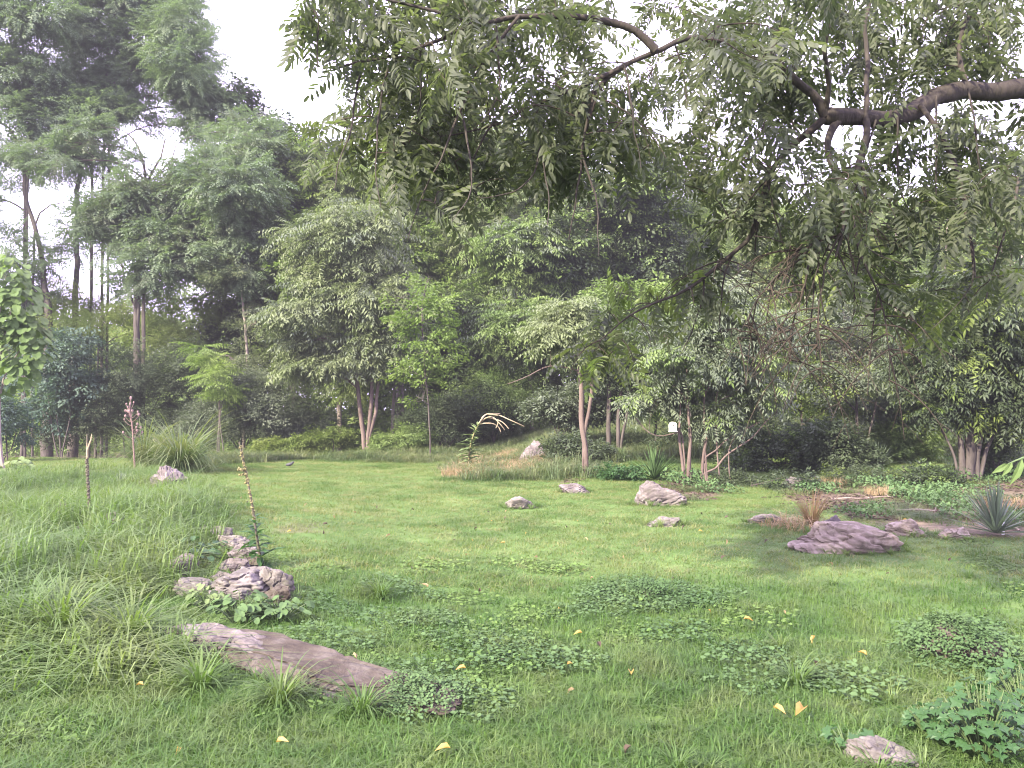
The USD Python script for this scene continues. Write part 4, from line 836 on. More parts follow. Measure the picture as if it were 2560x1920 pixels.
# a sprig with light green leaflets that reaches in at the right edge
sp0 = pt(2650, 1120, 3.0); sp = thing('leaf_sprig', 'light green leaf sprig reaching in at the right edge above the spiky plant', 'sprig', sp0)
S = spline(np.array([pt(2650, 1120, 3.0), pt(2570, 1140, 3.0), pt(2520, 1160, 3.0)]), 8)
part(sp, 'stem', tube(S - sp0, np.linspace(.006, .002, 8), 5), M['hub'])
for (a, b), (c, d), s in [((2555, 1146), (2540, 1205), .095), ((2530, 1155), (2515, 1185), .06), ((2520, 1160), (2492, 1178), .06), ((2590, 1130), (2600, 1190), .09), ((2570, 1140), (2575, 1090), .08)]:
    p0, p1 = pt(a, b, 3.0), pt(c, d, 2.97)
    placed_mesh(sp, 'leaf', 'long_leaf', M['heart'], p0 - sp0, frame((p1 - p0)[None], np.array([[0.3, -1.0, .4]]))[0], np.linalg.norm(p1 - p0) * 1.1)

# ------------------------------------------------------------------ rocks
ROCKS, ROCKM = [], {}
def rock_mesh(seed, sub=5, planes=30, strata=0.045, rough=0.20):
    rng = np.random.default_rng(seed)
    m = trimesh.creation.icosphere(subdivisions=sub); d = unit(np.array(m.vertices))
    n = unit(rng.normal(size=(planes, 3))); h = rng.uniform(.62, 1.0, planes)
    c = d @ n.T; r = np.where(c > .05, h / np.maximum(c, .05), 9).min(1); r = np.minimum(r, 1.25)
    v = d * r[:, None]
    tilt = unit(rng.normal(size=3) * [.5, .5, .2] + [0, 0, 1]); s = v @ tilt * 6 + 2.2 * meshkit.fbm(v * 1.5, 3, seed)
    led = (s - np.floor(s)); led = np.abs(led - .5) * 2
    v = v * (1 - strata * (1 - sstep(0.0, .5, led)))[:, None]
    v = v + d * (rough * (meshkit.fbm(v * 2.3 + seed, 5, seed) - .5) * 2)[:, None]
    crack = np.abs(meshkit.fbm(v * 1.7 + 5.1, 3, seed + 3) - .5)
    v = v - d * (.10 * (1 - sstep(0, .035, crack)))[:, None]
    return v, np.array(m.faces)
def rock(label, px, py, w, h, depth=0.8, yawd=0.0, mat='rock', sink=.6, sub=5, seed=None, tilt=(0, 0), name='rock', flat=None, L=None, W=None):
    """a rock whose foot is at pixel (px, py), w pixels wide and h pixels tall"""
    g = ground(px, py); Y = g[1]
    seed = seed or int(px * 3 + py)
    v, f = rock_mesh(seed, sub)
    hw = (L or w * Y / F) / 2; hd = (W / 2) if W else hw * depth; hh = h * Y / F / (1.6 - sink)
    v = v * np.array([hw, hd, hh]) / 0.93
    v = v @ Rot.from_euler('xyz', [tilt[0], tilt[1], yawd], degrees=True).as_matrix().T
    v[:, 2] += hh * (.6 - sink)
    c = g + np.array([0, hd * .5, 0])
    ROCKS.append((c[0], c[1], hw * 1.0, hd * 1.0, math.radians(yawd)))
    ROCKM[label] = (c, v, f)
    return top_mesh_at(name, label, 'rock', c, v, f, mat)
def top_mesh_at(name, label, cat, c, v, f, mat):
    t = top_mesh(name, (v, f), M[mat], label, cat, smooth=40)
    UsdGeom.Mesh(t).AddTranslateOp().Set(Gf.Vec3d(*map(float, c)))
    return t
rock('long low outcrop of brown rock with a pale ridge in the near grass', 690, 1690, 0, 62, yawd=-31, mat='rock_brown', L=2.25, W=.60, sub=6, seed=5, sink=.30, tilt=(7, 1))
rock('pale violet ridge of stone along the upper left of the long outcrop', 560, 1648, 0, 66, yawd=-26, mat='rock_pink', L=1.15, W=.42, seed=17, sink=.3, tilt=(8, 3))
rock('broad cracked grey slab with the dark weeds in front', 590, 1496, 230, 70, .7, -22, sub=5, seed=23, sink=.38)
for k_, (lb, x_, y_, w_, h_, m_) in enumerate([('low grey slab at the left foot of the cracked slab', 480, 1492, 110, 34, 'rock'), ('flat grey stone under the front weeds of the cracked slab', 560, 1512, 120, 34, 'rock'), ('sloping purple brown stone at the right foot of the outcrop', 690, 1520, 70, 44, 'rock_brown'),
        ('small stone between the wedge and the cracked slab', 540, 1462, 46, 22, 'rock'), ('narrow ridge stone above the right shoulder block', 625, 1425, 60, 26, 'rock_brown'), ('small broken stone at the top left of the outcrop', 470, 1420, 50, 24, 'rock')]):
    rock(lb, x_, y_, w_ * 1.35, h_ * 1.3, .6, -20, m_, tilt=(0, 6 * (-1) ** k_), sink=.32)
rock('dark tilted chunk at the left end of the broken outcrop', 440, 1450, 90, 56, .5, 28, tilt=(0, -14), sink=.25)
rock('pinkish grey block on the right shoulder of the broken outcrop', 668, 1492, 110, 84, .7, -35, 'rock', tilt=(0, 12), sink=.3)
rock('wedge of violet grey stone in the middle of the broken outcrop', 590, 1440, 90, 50, .6, -10, 'rock_pink', sink=.3)
rock('pale flat stone just left of the tall mullein foot', 604, 1402, 84, 38, .6, -15, 'rock_pink', sink=.3)
rock('dark pointed stone behind the pale flat stone by the mullein', 580, 1376, 78, 40, .5, -20, tilt=(0, 10), sink=.25)
rock('small grey stone topmost of the line behind the broken outcrop', 542, 1350, 62, 36, .6, 0, sink=.25)
rock('faded grey stone at the upper left end of that stone line in the grass', 508, 1335, 36, 20, .6, 0)
rock('small grey rock in the long grass left of the far mullein', 152, 1300, 70, 44, .6, -20, sink=.25)
rock('small grey rock right of the far mullein foot', 272, 1324, 76, 40, .6, -15, sink=.25)
rock('orange topped pale rock at the foot of the fountain grass', 412, 1234, 92, 78, .7, -15, 'rock_pink', tilt=(0, 12), sink=.25)
rock('small grey rock among the dry yucca leaves', 345, 1228, 40, 22, .6, 0)
rock('purple grey boulder on the grassy bank', 1340, 1156, 76, 52, .8, 15, 'rock_pink', sub=4, tilt=(0, 8))
rock('low flat rock alone in the lawn', 1298, 1272, 92, 26, .7, 0, 'rock', sub=4)
rock('pale flat rock at the foot of the slim trunk', 1436, 1232, 80, 26, .7, 0, 'rock_pink')
rock('big pale craggy rock in front of the multi stemmed tree', 1640, 1264, 140, 60, .6, -14, 'rock_pink', sub=5, seed=31)
rock('rock flush with the lawn in front of the big craggy rock', 1660, 1316, 100, 22, .7, 0)
rock('low ledge of rock between the lawn and the rusty grass', 1912, 1308, 90, 26, .6, 0)
rock('large domed layered outcrop at the right edge of the lawn', 2150, 1378, 300, 62, .6, -10, 'rock_tan', sub=5, seed=44, tilt=(0, 5))
rock('purple capped ledge on top of the domed outcrop', 2085, 1340, 110, 40, .6, -8, 'rock_pink', seed=61)
rock('rounded grey rock in the shade behind the domed outcrop', 2270, 1340, 110, 40, .7, -8, 'rock_tan')
rock('pale rounded rock in the shaded bed beneath the dark shrub', 1995, 1222, 84, 36, .7, 0)
rock('low grey rock beside the spiky plant', 2395, 1350, 90, 34, .7, -20, 'rock_tan')
rock('grey dome mostly hidden by ground ivy in mid lawn', 1625, 1506, 100, 34, .8, -10, 'rock')
rock('dark dome under ground ivy at the right', 2420, 1660, 250, 92, .7, -12, 'rock_brown', sub=5, seed=71)
rock('pale rock at the bottom of the picture beside the broad leaved weeds', 2230, 1924, 200, 66, .7, 0, 'rock', sub=5, seed=81)

# ------------------------------------------------------------------ grass, ivy, litter
def in_rock(x, y, k=.85):
    m = np.zeros(x.shape, bool)
    for cx, cy, a, b, w in ROCKS:
        dx, dy = x - cx, y - cy; u = dx * math.cos(w) + dy * math.sin(w); v = -dx * math.sin(w) + dy * math.cos(w)
        m |= (u / (a * k)) ** 2 + (v / (b * k)) ** 2 < .72
    return m
rng = np.random.default_rng(3)
def spots(step, y0, y1, jit=.5, pad=1.06):
    ys = np.arange(y0, y1, step); out = []
    for y in ys:
        xs = np.arange(-.64 * pad * y - .4, .64 * pad * y + .4, step); out.append(np.stack([xs, np.full_like(xs, y)], 1))
    p = np.vstack(out); return p + rng.uniform(-jit, jit, p.shape) * step
longg = [gpoly([(-100, 1700), (0, 1540), (200, 1530), (400, 1600), (440, 1690), (300, 1720)]), gpoly([(-200, 1540), (-200, 1220), (150, 1190), (330, 1180), (500, 1230), (520, 1330), (380, 1400), (340, 1560)])]
bank = gpoly([(1130, 1200), (1250, 1235), (1440, 1240), (1500, 1160), (1900, 1140), (2560, 1140), (2560, 1050), (1400, 1045), (1180, 1080)])
edge = gpoly([(430, 1182), (700, 1150), (1150, 1160), (1160, 1120), (700, 1110), (430, 1140)])
def inside(g, p): return shapely.contains_xy(g, p[:, 0], p[:, 1])
POOL = ([], [])
def lay(name, shp, mat, p, smin, smax, zs, label, cat, jitz=0.0):
    n = len(p); R = yaw(rng.uniform(0, 2 * np.pi, n))
    # tilt each patch with the slope of the ground
    e = .15; gxs = (H(p[:, 0] + e, p[:, 1]) - H(p[:, 0] - e, p[:, 1])) / (2 * e); gys = (H(p[:, 0], p[:, 1] + e) - H(p[:, 0], p[:, 1] - e)) / (2 * e)
    z = unit(np.stack([-gxs, -gys, np.ones(n)], 1)); T = frame(np.cross(np.array([0, 1.0, 0]), z), z)
    s = rng.uniform(smin, smax, n); sc = np.stack([s, s, s * rng.uniform(zs[0], zs[1], n)], 1)
    given = (name, [(f'{shp}_{k}', mat) for k in range(3)], np.column_stack([p, H(p[:, 0], p[:, 1]) + jitz]), T @ R, sc, rng.integers(0, 3, n))
    pool = {'lawn_grass': 0, 'near_grass': 0, 'lawn_tufts': 0, 'long_grass': 1, 'bank_grass': 1, 'bed_grass': 1, 'rock_foot_grass': 1, 'grass_tussock': 1}.get(name)
    if pool is None: scatter('/World', *given, 'stuff', label, cat)
    else: POOL[pool].append(given)
p = spots(.40, 3.0, 34)
so = soil_at(p[:, 0], p[:, 1]); ir = in_rock(p[:, 0], p[:, 1])
lg = np.zeros(len(p), bool)
for g in longg: lg |= inside(g, p)
bk = inside(bank, p); keep = (rng.random(len(p)) > so * .93) & ~ir
near = p[:, 1] < 8.3 + .9 * (fbm2(p[:, 0], p[:, 1], .5, 2) - .5)
lay('lawn_grass', 'lawn_patch', M['lawn'], p[keep & ~lg & ~near], .95, 1.2, (.6, 1.5), 'short mown grass across the open lawn', 'grass')
q = p[keep & near & ~lg]; lay('near_grass', 'rough_patch', M['grass'], q, .9, 1.2, (.7, 1.35), 'rough unmown grass nearest the viewer', 'grass')
q = p[keep & ~lg & ~near]; q = q[(fbm2(q[:, 0], q[:, 1], .8, 61) > .53) & (rng.random(len(q)) < .38)]
lay('lawn_tufts', 'rough_patch', M['grass'], q, .5, 1.1, (.7, 1.3), 'darker uneven tufts in the mown lawn', 'grass')
q2 = spots(.30, 3.0, 6.2); q2 = q2[~in_rock(q2[:, 0], q2[:, 1])]
lay('near_grass', 'rough_patch', M['long_grass'], q2, .7, 1.0, (.8, 1.5), 'longer grass blades standing through the near grass', 'grass')
p3 = spots(.42, 4.0, 30); l3 = np.zeros(len(p3), bool)
for g in longg: l3 |= inside(g, p3)
rubble = gpoly([(385, 1470), (430, 1400), (520, 1330), (620, 1370), (720, 1500), (640, 1570), (420, 1530)])
l3 &= ~in_rock(p3[:, 0], p3[:, 1], 1.0) & ~inside(rubble, p3)
for px_, py_ in ((152, 1305), (272, 1328), (412, 1240), (228, 1320)): l3 &= np.hypot(p3[:, 0] - ground(px_, py_)[0], (p3[:, 1] - ground(px_, py_)[1] + .5) * .6) > .45
lay('long_grass', 'long_patch', M['long_grass'], p3[l3], .7, 1.25, (.4, 1.35), 'long pale green grass on the left of the lawn', 'grass')
p4 = spots(.5, 20, 48); k4 = (inside(bank, p4) | inside(edge, p4)) & ~in_rock(p4[:, 0], p4[:, 1], 1.0)
lay('bank_grass', 'long_patch', M['fountain'], p4[k4 & (rng.random(len(p4)) < .72)], .8, 1.5, (.22, .95), 'tall seeding grass on the bank and along the wood edge', 'grass')
dryz = [gpoly([(1140, 1192), (1340, 1182), (1380, 1150), (1260, 1135), (1170, 1150)]), gpoly([(1960, 1350), (2060, 1355), (2090, 1290), (2000, 1290)])]
k5 = np.zeros(len(p3), bool)
p5 = spots(.45, 12, 32); k5 = np.zeros(len(p5), bool)
for g in dryz: k5 |= inside(g, p5)
k5 = (k5 & (rng.random(len(p5)) < .55)) | (inside(bed, p5) & (rng.random(len(p5)) < .02))
lay('dry_grass', 'long_patch', M['dry'], p5[k5], .7, 1.1, (.5, 1.0), 'tan dry grass beside the leaning mullein and the outcrop', 'grass')
p6 = spots(.5, 13, 34); k6 = (rng.random(len(p6)) < soil_at(p6[:, 0], p6[:, 1]))
lay('leaf_litter', 'litter_patch', M['litter'], p6[k6], .9, 1.4, (.4, .8), 'brown fallen leaves on the bare bed under the trees', 'leaf litter')
qb = spots(.36, 11, 22); qb = qb[inside(bed, qb) & (rng.random(len(qb)) < .30) & (fbm2(qb[:, 0], qb[:, 1], .9, 14) > .42)]
lay('bed_weeds', 'ivy_patch', M['ivy'], qb[::2], .9, 1.5, (1.0, 2.6), 'low straggling weeds over the shaded bed at the right', 'ground cover')
lay('bed_grass', 'long_patch', M['fountain'], qb[1::2], .6, 1.0, (.25, .6), 'thin dull grass in the shaded bed at the right', 'grass')
ivyz = [gpoly([(720, 1590), (860, 1600), (1000, 1680), (1110, 1740), (1230, 1790), (1190, 1800), (1060, 1770), (960, 1690), (820, 1610)]), gpoly([(1440, 1480), (1560, 1458), (1700, 1480), (1800, 1530), (1720, 1560), (1560, 1540), (1480, 1520)]),
        gpoly([(2160, 1640), (2280, 1580), (2420, 1560), (2530, 1620), (2520, 1690), (2360, 1690), (2220, 1690)]), gpoly([(1640, 1680), (1900, 1640), (2150, 1690), (2250, 1760), (2000, 1790), (1750, 1760)]), gpoly([(980, 1540), (1150, 1560), (1300, 1640), (1500, 1660), (1480, 1690), (1200, 1660), (1020, 1600)])]
p7 = spots(.27, 3.4, 9); k7 = np.zeros(len(p7), bool); dens = [1, 1, 1, .6, .4]
for g, d in zip(ivyz, dens): k7 |= inside(g, p7) & (rng.random(len(p7)) < d)
k7 |= (fbm2(p7[:, 0], p7[:, 1], .9, 31) > .66) & (rng.random(len(p7)) < .35)
k7 &= fbm2(p7[:, 0], p7[:, 1], 1.6, 55) > .40
q = p7[k7]; top = H(q[:, 0], q[:, 1])
lay('ground_ivy', 'ivy_patch', M['ivy'], q, .6, 1.0, (.6, 1.0), 'dark rounded ground ivy creeping through the lawn', 'ground cover', 0.02)
# ivy that climbs over the two domes and the end of the long outcrop
ip, iz = [], []
for lb, n, side in (('dark dome under ground ivy at the right', 46, -1), ('grey dome mostly hidden by ground ivy in mid lawn', 16, 0), ('long low outcrop of brown rock with a pale ridge in the near grass', 9, 1)):
    c_, v_, f_ = ROCKM[lb]; vn = trimesh.Trimesh(v_, f_, process=False).vertex_normals
    ok = np.nonzero((vn[:, 2] > .35) & ((v_[:, 0] < .25 * v_[:, 0].max()) if side < 0 else (v_[:, 0] > .72 * v_[:, 0].max()) if side > 0 else True))[0]
    k_ = rng.choice(ok, n); ip.append(v_[k_] + c_); iz.append(unit(vn[k_] * .6 + [0, 0, .5]))
ip, iz = np.vstack(ip), np.vstack(iz)
scatter('/World', 'ground_ivy', [(f'ivy_patch_{k}', M['ivy']) for k in range(3)], ip, frame(np.cross(np.array([0, 1.0, 0]), iz), iz) @ yaw(rng.uniform(0, 6.28, len(ip))), rng.uniform(.35, .6, len(ip)), rng.integers(0, 3, len(ip)), 'stuff', 'ground ivy climbing over the rock domes', 'ground cover')
M['clover'] = leafmat('clover_leaf', (0.065, 0.116, 0.032), (0.147, 0.200, 0.065), 0.2, 1.0, 0.8, 0.1)
p9 = spots(.33, 3.6, 12); k9 = (fbm2(p9[:, 0], p9[:, 1], .7, 91) > .5) & (rng.random(len(p9)) < .36 * (1 - sstep(6, 11.5, p9[:, 1])) * np.where(p9[:, 0] > -1.5, 1, .4)) & ~in_rock(p9[:, 0], p9[:, 1], 1.0)
lay('clover', 'ivy_patch', M['clover'], p9[k9], .6, 1.0, (.5, .9), 'small round leaved clover mixed into the lawn', 'ground cover')
p8 = spots(.9, 3.2, 9.5); k8 = (rng.random(len(p8)) < .6) & ~in_rock(p8[:, 0], p8[:, 1], 1.1)
lay('grass_tussock', 'tussock', M['long_grass'], p8[k8], .25, .6, (.7, 1.1), 'loose arching tufts scattered through the near grass', 'grass')

ring = []
for cx, cy, a, b, w in ROCKS:
    m = int(np.clip(2 * np.pi * math.sqrt(a * b) / .16, 6, 34))
    th = np.linspace(0, 2 * np.pi, m, endpoint=False) + rng.uniform(0, 1, m) * .5
    k = rng.uniform(.86, 1.12, m); u, v = a * k * np.cos(th), b * k * np.sin(th)
    ring.append(np.stack([cx + u * math.cos(w) - v * math.sin(w), cy + u * math.sin(w) + v * math.cos(w)], 1))
ring = np.vstack(ring)
lay('rock_foot_grass', 'tussock', M['long_grass'], ring, .28, .6, (.7, 1.2), 'tufts of uncut grass round the feet of the rocks', 'grass')
shape('stray_leaf', xf(leaf_blade(1.0, .45, .6, .35), np.eye(3), [-.5, 0, .05]))
p10 = spots(.62, 3.2, 14); p10 = p10[rng.random(len(p10)) < .35]; n = len(p10)
scatter('/World', 'stray_leaves', [('stray_leaf', M[m_]) for m_ in ('litter', 'dry', 'yellow')], np.column_stack([p10, H(p10[:, 0], p10[:, 1]) + rng.uniform(.02, .07, n)]), Rot.from_euler('xyz', np.column_stack([rng.normal(0, .7, n), rng.normal(0, .7, n), rng.uniform(0, 6.28, n)])).as_matrix(), rng.uniform(.03, .075, n), rng.choice(3, n, p=[.5, .35, .15]), 'stuff', 'small withered brown leaves lying scattered in the grass', 'leaf litter')
for pool, nm, lb in ((POOL[0], 'lawn_grass', 'short green grass of the open lawn, rougher nearest the viewer'), (POOL[1], 'long_grass', 'long uncut grass on the left mound, the bank and round the rocks')):
    pr = [q for g_ in pool for q in g_[1]]
    scatter('/World', nm, pr, *[np.concatenate([g_[k] for g_ in pool]) for k in (2, 3, 4)], np.concatenate([g_[5] + 3 * i_ for i_, g_ in enumerate(pool)]), 'stuff', lb, 'grass')
# arching clumps one can tell apart
def clump(label, px, py, hpx, mat, n, wide, spread=.75, droop=1.0, name='grass_clump', up=.9, cat='grass clump', seed=0):
    g = ground(px, py); k = 1.9 * hpx * g[1] / F
    t = thing(name, label, cat, g)
    part(t, 'blades', arching(np.random.default_rng(int(px + py + seed)), n, k * 1.25, wide, spread, 6, .12 * k, droop, up), M[mat], True)
    return t
for a in [('large arching tussock at the left, nearest the edge', 150, 1600, 110, 'long_grass', 190, .012), ('arching tussock left of the pale ridge rock', 330, 1610, 95, 'long_grass', 150, .011), ('tussock in front of the long brown outcrop', 700, 1770, 80, 'long_grass', 130, .010),
          ('tussock at the right end of the long brown outcrop', 905, 1800, 70, 'long_grass', 110, .009), ('dark tuft alone in the mid lawn', 950, 1500, 42, 'grass', 110, .009), ('tuft under the left end of the long brown outcrop', 500, 1730, 75, 'long_grass', 110, .010), ('second large tussock above the bottom left corner', 60, 1560, 90, 'long_grass', 120, .011), ('upright tuft right of the ivy in the near lawn', 1990, 1720, 70, 'long_grass', 60, .009)]:
    clump(*a)
clump('big fountain shaped grass at the far edge of the lawn, left', 450, 1182, 95, 'fountain', 520, .020, .95, 1.25, 'fountain_grass', 1.0, 'ornamental grass')
clump('fountain grass half hidden behind the pod stalk', 360, 1176, 85, 'fountain', 300, .020, .8, 1.1, 'fountain_grass', 1.0, 'ornamental grass')
clump('rusty dry grass tuft at the left of the domed outcrop', 2030, 1318, 50, 'rust', 120, .010, .6, .4, 'grass_clump', 1.0)

# ------------------------------------------------------------------ plants with a form of their own
def leafy_stem(label, name, g, pts, rad, leaf_n, leaf_rng, leaf_len, mat, smat, spike=None, side=1.0, cat='mullein', rosette=0, tilt=.5, seed=1):
    """an upright stalk with leaves all round; pts are local points of the stalk"""
    rng = np.random.default_rng(seed)
    t = thing(name, label, cat, g)
    S = spline(np.array(pts), 24)
    part(t, 'stalk', tube(S, np.linspace(rad, rad * .5, 24), 8), M[smat], True)
    for i in range(leaf_n):
        u = leaf_rng[0] + (leaf_rng[1] - leaf_rng[0]) * (i + .5) / leaf_n
        k = S[int(u * 23)]; a = i * 2.4 + rng.normal(0, .5)
        L = leaf_len * (1.15 - .75 * (i / leaf_n)) * rng.uniform(.6, 1.2)
        o = np.array([math.cos(a), math.sin(a), tilt * (.2 + .9 * i / leaf_n) - .15 + rng.normal(0, .28)])
        placed_mesh(t, 'leaf', 'long_leaf', M[mat], k, frame(o[None], np.array([[0, 0, 1.0]]))[0], L)
    return t, S
def knobs(rng, S, r, n, size):
    ico = trimesh.creation.icosphere(subdivisions=1); parts = []
    for i in range(n):
        k = S[rng.integers(len(S))]; a = rng.uniform(0, 2 * np.pi)
        parts.append((np.array(ico.vertices) * size * rng.uniform(.6, 1.3) + k + np.array([math.cos(a), math.sin(a), 0]) * r + [0, 0, rng.normal(0, .012)], np.array(ico.faces)))
    return cat_(parts)
rng = np.random.default_rng(61)
def stalk_points(base, pix, Y): return [np.zeros(3)] + [pt(a, b, Y) - base for a, b in pix]
g = ground(655, 1422); t, S = leafy_stem('tall mullein with yellowing flower spike and dark leaves beside the broken outcrop', 'mullein', g, stalk_points(g, [(640, 1330), (628, 1250), (614, 1180), (598, 1105)], g[1]), .016, 42, (.02, .42), .30, 'weed', 'stalk', seed=3, tilt=.7)
part(t, 'flower_spike', knobs(rng, S[9:23], .010, 200, .0085), M['stalk_yellow'])
part(t, 'flower_cluster', cat_([knobs(rng, S[16:19] + [-.03, 0, 0], .035, 40, .012)]), M['stalk_yellow'])
g = ground(228, 1318); t, S = leafy_stem('slender grey brown mullein stalk in the long grass at the left', 'mullein', g, stalk_points(g, [(224, 1270), (219, 1190), (217, 1120), (217, 1086)], g[1]), .015, 34, (.0, .18), .34, 'mullein', 'stalk', seed=5, tilt=.5)
part(t, 'seed_spike', knobs(rng, S[5:18], .012, 240, .010), M['stalk'])
part(t, 'pale_tip', cat_([tube(S[17:] + [0, 0, .0], np.linspace(.011, .007, len(S[17:])), 6), tube(np.array([S[19], S[21] + [.05, 0, .03], S[21] + [.06, 0, .10]]), [.012, .010, .006], 5)]), M['stalk_pale'])
g = ground(1170, 1172); t, S = leafy_stem('pale leafy mullein whose candelabra of dead stalks leans to the right', 'mullein', g, stalk_points(g, [(1174, 1130), (1183, 1090), (1200, 1055)], g[1]), .03, 64, (.02, .97), .52, 'mullein', 'stalk_yellow', seed=7, tilt=.8)
for pix in [[(1200, 1055), (1215, 1036), (1245, 1038), (1275, 1050), (1310, 1066)], [(1198, 1060), (1220, 1045), (1250, 1052), (1272, 1072)], [(1196, 1062), (1225, 1058), (1245, 1066), (1252, 1080)], [(1200, 1056), (1228, 1042), (1250, 1060), (1262, 1075)], [(1198, 1058), (1222, 1034), (1250, 1034)], [(1225, 1044), (1245, 1056), (1240, 1070)]]:
    Q = spline(np.array([pt(a, b, g[1] + rng.normal(0, .05)) - g for a, b in pix]), 12)
    part(t, 'dead_stalk', tube(Q, np.linspace(.022, .013, 12), 6), M['stalk_pale'], True)

# pod stalk
g = ground(338, 1190); t = thing('pod_stalk', 'dry yucca flower stalk hung with rounded seed pods', 'flower stalk', g)
Q = spline(np.array([[0, 0, 0]] + [pt(a, b, g[1]) - g for a, b in [(334, 1120), (330, 1060), (325, 1030), (327, 995)]]), 20)
part(t, 'stalk', tube(Q, np.linspace(.022, .012, 20), 6), M['pod_stalk'], True)
ico = trimesh.creation.icosphere(subdivisions=2)
for i in range(20):
    u = rng.uniform(.45, .86); k = Q[int(u * 19)]; a = i * 2.4; L = .30 * (1.25 - u)
    e = k + np.array([math.cos(a) * L, math.sin(a) * L, .12 + .05 * rng.random()])
    part(t, 'pod_branch', tube(np.array([k, .5 * (k + e) + [0, 0, -.02], e]), [.009, .007, .006], 4), M['pod_stalk'])
    part(t, 'pod', (np.array(ico.vertices) * [.022, .022, .034] * rng.uniform(.8, 1.2) + e + [0, 0, .03], np.array(ico.faces)), M['pod'], True)
part(t, 'pod', (np.array(ico.vertices) * [.028, .028, .05] + Q[-1], np.array(ico.faces)), M['pod'], True)

def yucca(label, px, py, hpx, n, mat, w=.035, seed=1, flat=.0, name='yucca'):
    rng = np.random.default_rng(seed); g = ground(px, py); k = hpx * g[1] / F; t = thing(name, label, 'spiky plant', g)
    for i in range(n):
        a = rng.uniform(0, 2 * np.pi); e = rng.uniform(.15, 1.5) if not flat else rng.uniform(.1, .8); L = k * rng.uniform(.8, 1.05)
        d = np.array([math.cos(a) * math.cos(e), math.sin(a) * math.cos(e), math.sin(e)]); s = np.array([-math.sin(a), math.cos(a), 0])
        u = np.linspace(0, 1, 5)[:, None]; c = d * L * u + np.array([0, 0, -.10 * L]) * u ** 2 * math.cos(e) + [0, 0, .03]
        hw = (w / 2 * np.array([.7, 1, .9, .55, .03]))[:, None]; fold = np.cross(s, d) * hw * .5
        V = np.concatenate([c - s * hw - fold, c, c + s * hw - fold])
        f = [];
        for r in (0, 5):
            for j in range(4): f += [[r + j, r + 5 + j, r + 6 + j], [r + j, r + 6 + j, r + 1 + j]]
        part(t, 'leaf', (V, np.array(f)), M[mat])
    return t
yucca('blue grey yucca fan at the right edge of the bed', 2490, 1340, 135, 110, 'yucca', .034, 4)
yucca('dark spiky yucca behind the big craggy rock', 1635, 1200, 95, 70, 'ivy', .05, 6)
yucca('dark yucca with drooping dry leaves under the leaning trunks', 2195, 1170, 70, 50, 'yucca', .05, 7)
yucca('pale withered yucca rosette in front of the pod stalk', 335, 1222, 46, 50, 'dry', .05, 8, 1)
yucca('blue grey yucca tuft left of the withered rosette', 300, 1228, 48, 60, 'yucca', .04, 9)

# broad leaved weeds
def broadweed(label, px, py, hpx, n, size, mat='weed', seed=1, shp='lobed_leaf', spread=.55, name='broad_leaved_weed'):
    rng = np.random.default_rng(seed); g = ground(px, py); k = hpx * g[1] / F; t = thing(name, label, 'weed', g); st, lv = [], []
    for i in range(n):
        a = rng.uniform(0, 2 * np.pi); r = spread * k * math.sqrt(rng.random()); z = k * rng.uniform(.35, 1.0) * (1 - .35 * (r / (spread * k)) ** 2)
        e = np.array([math.cos(a) * r, math.sin(a) * r, z])
        st.append(tube(spline(np.array([[e[0] * .2, e[1] * .2, -.03], e * [.6, .6, .6], e]), 5), np.linspace(.006, .0025, 5), 4))
        o = np.array([math.cos(a) + rng.normal(0, .4), math.sin(a) + rng.normal(0, .4), -.25])
        lv.append((e, frame(o[None], np.array([[0, -.25, 1.0]]) + rng.normal(0, .28, (1, 3)))[0], size * rng.uniform(.7, 1.25)))
    part(t, 'stems', cat_(st), M['hub'])
    for e, R, s in lv: placed_mesh(t, 'leaf', f'{shp}_{rng.integers(3)}', M[mat], e, R, s)
broadweed('tall broad leaved weeds in the lower right corner', 2460, 1900, 190, 170, .075, seed=1)
broadweed('lobed leaf weeds at the right edge above the corner', 2560, 1800, 150, 110, .075, seed=2)
broadweed('low broad leaved weeds left of the tall corner weeds', 2330, 1850, 100, 90, .065, seed=3)
broadweed('lobed weed by the bottom rock', 2120, 1880, 70, 22, .08, seed=4)
broadweed('dark leafy weeds between the broken outcrop and the long outcrop', 600, 1560, 80, 60, .07, 'ivy', 5, 'heart_leaf', .9)
broadweed('dark leafy weeds on top of the broken outcrop', 480, 1400, 60, 50, .07, 'weed', 6, 'heart_leaf', 1.3)
broadweed('light green weed standing in front of the cracked grey slab', 520, 1530, 80, 30, .06, 'mullein', 7, 'heart_leaf', .5)
broadweed('spreading dark weeds right of the cracked grey slab', 700, 1555, 70, 46, .07, 'ivy', 8, 'heart_leaf', 1.0)
broadweed('clump of low weeds at the far left of the lawn', 30, 1190, 50, 40, .16, 'mullein', 9, 'heart_leaf', 1.2)

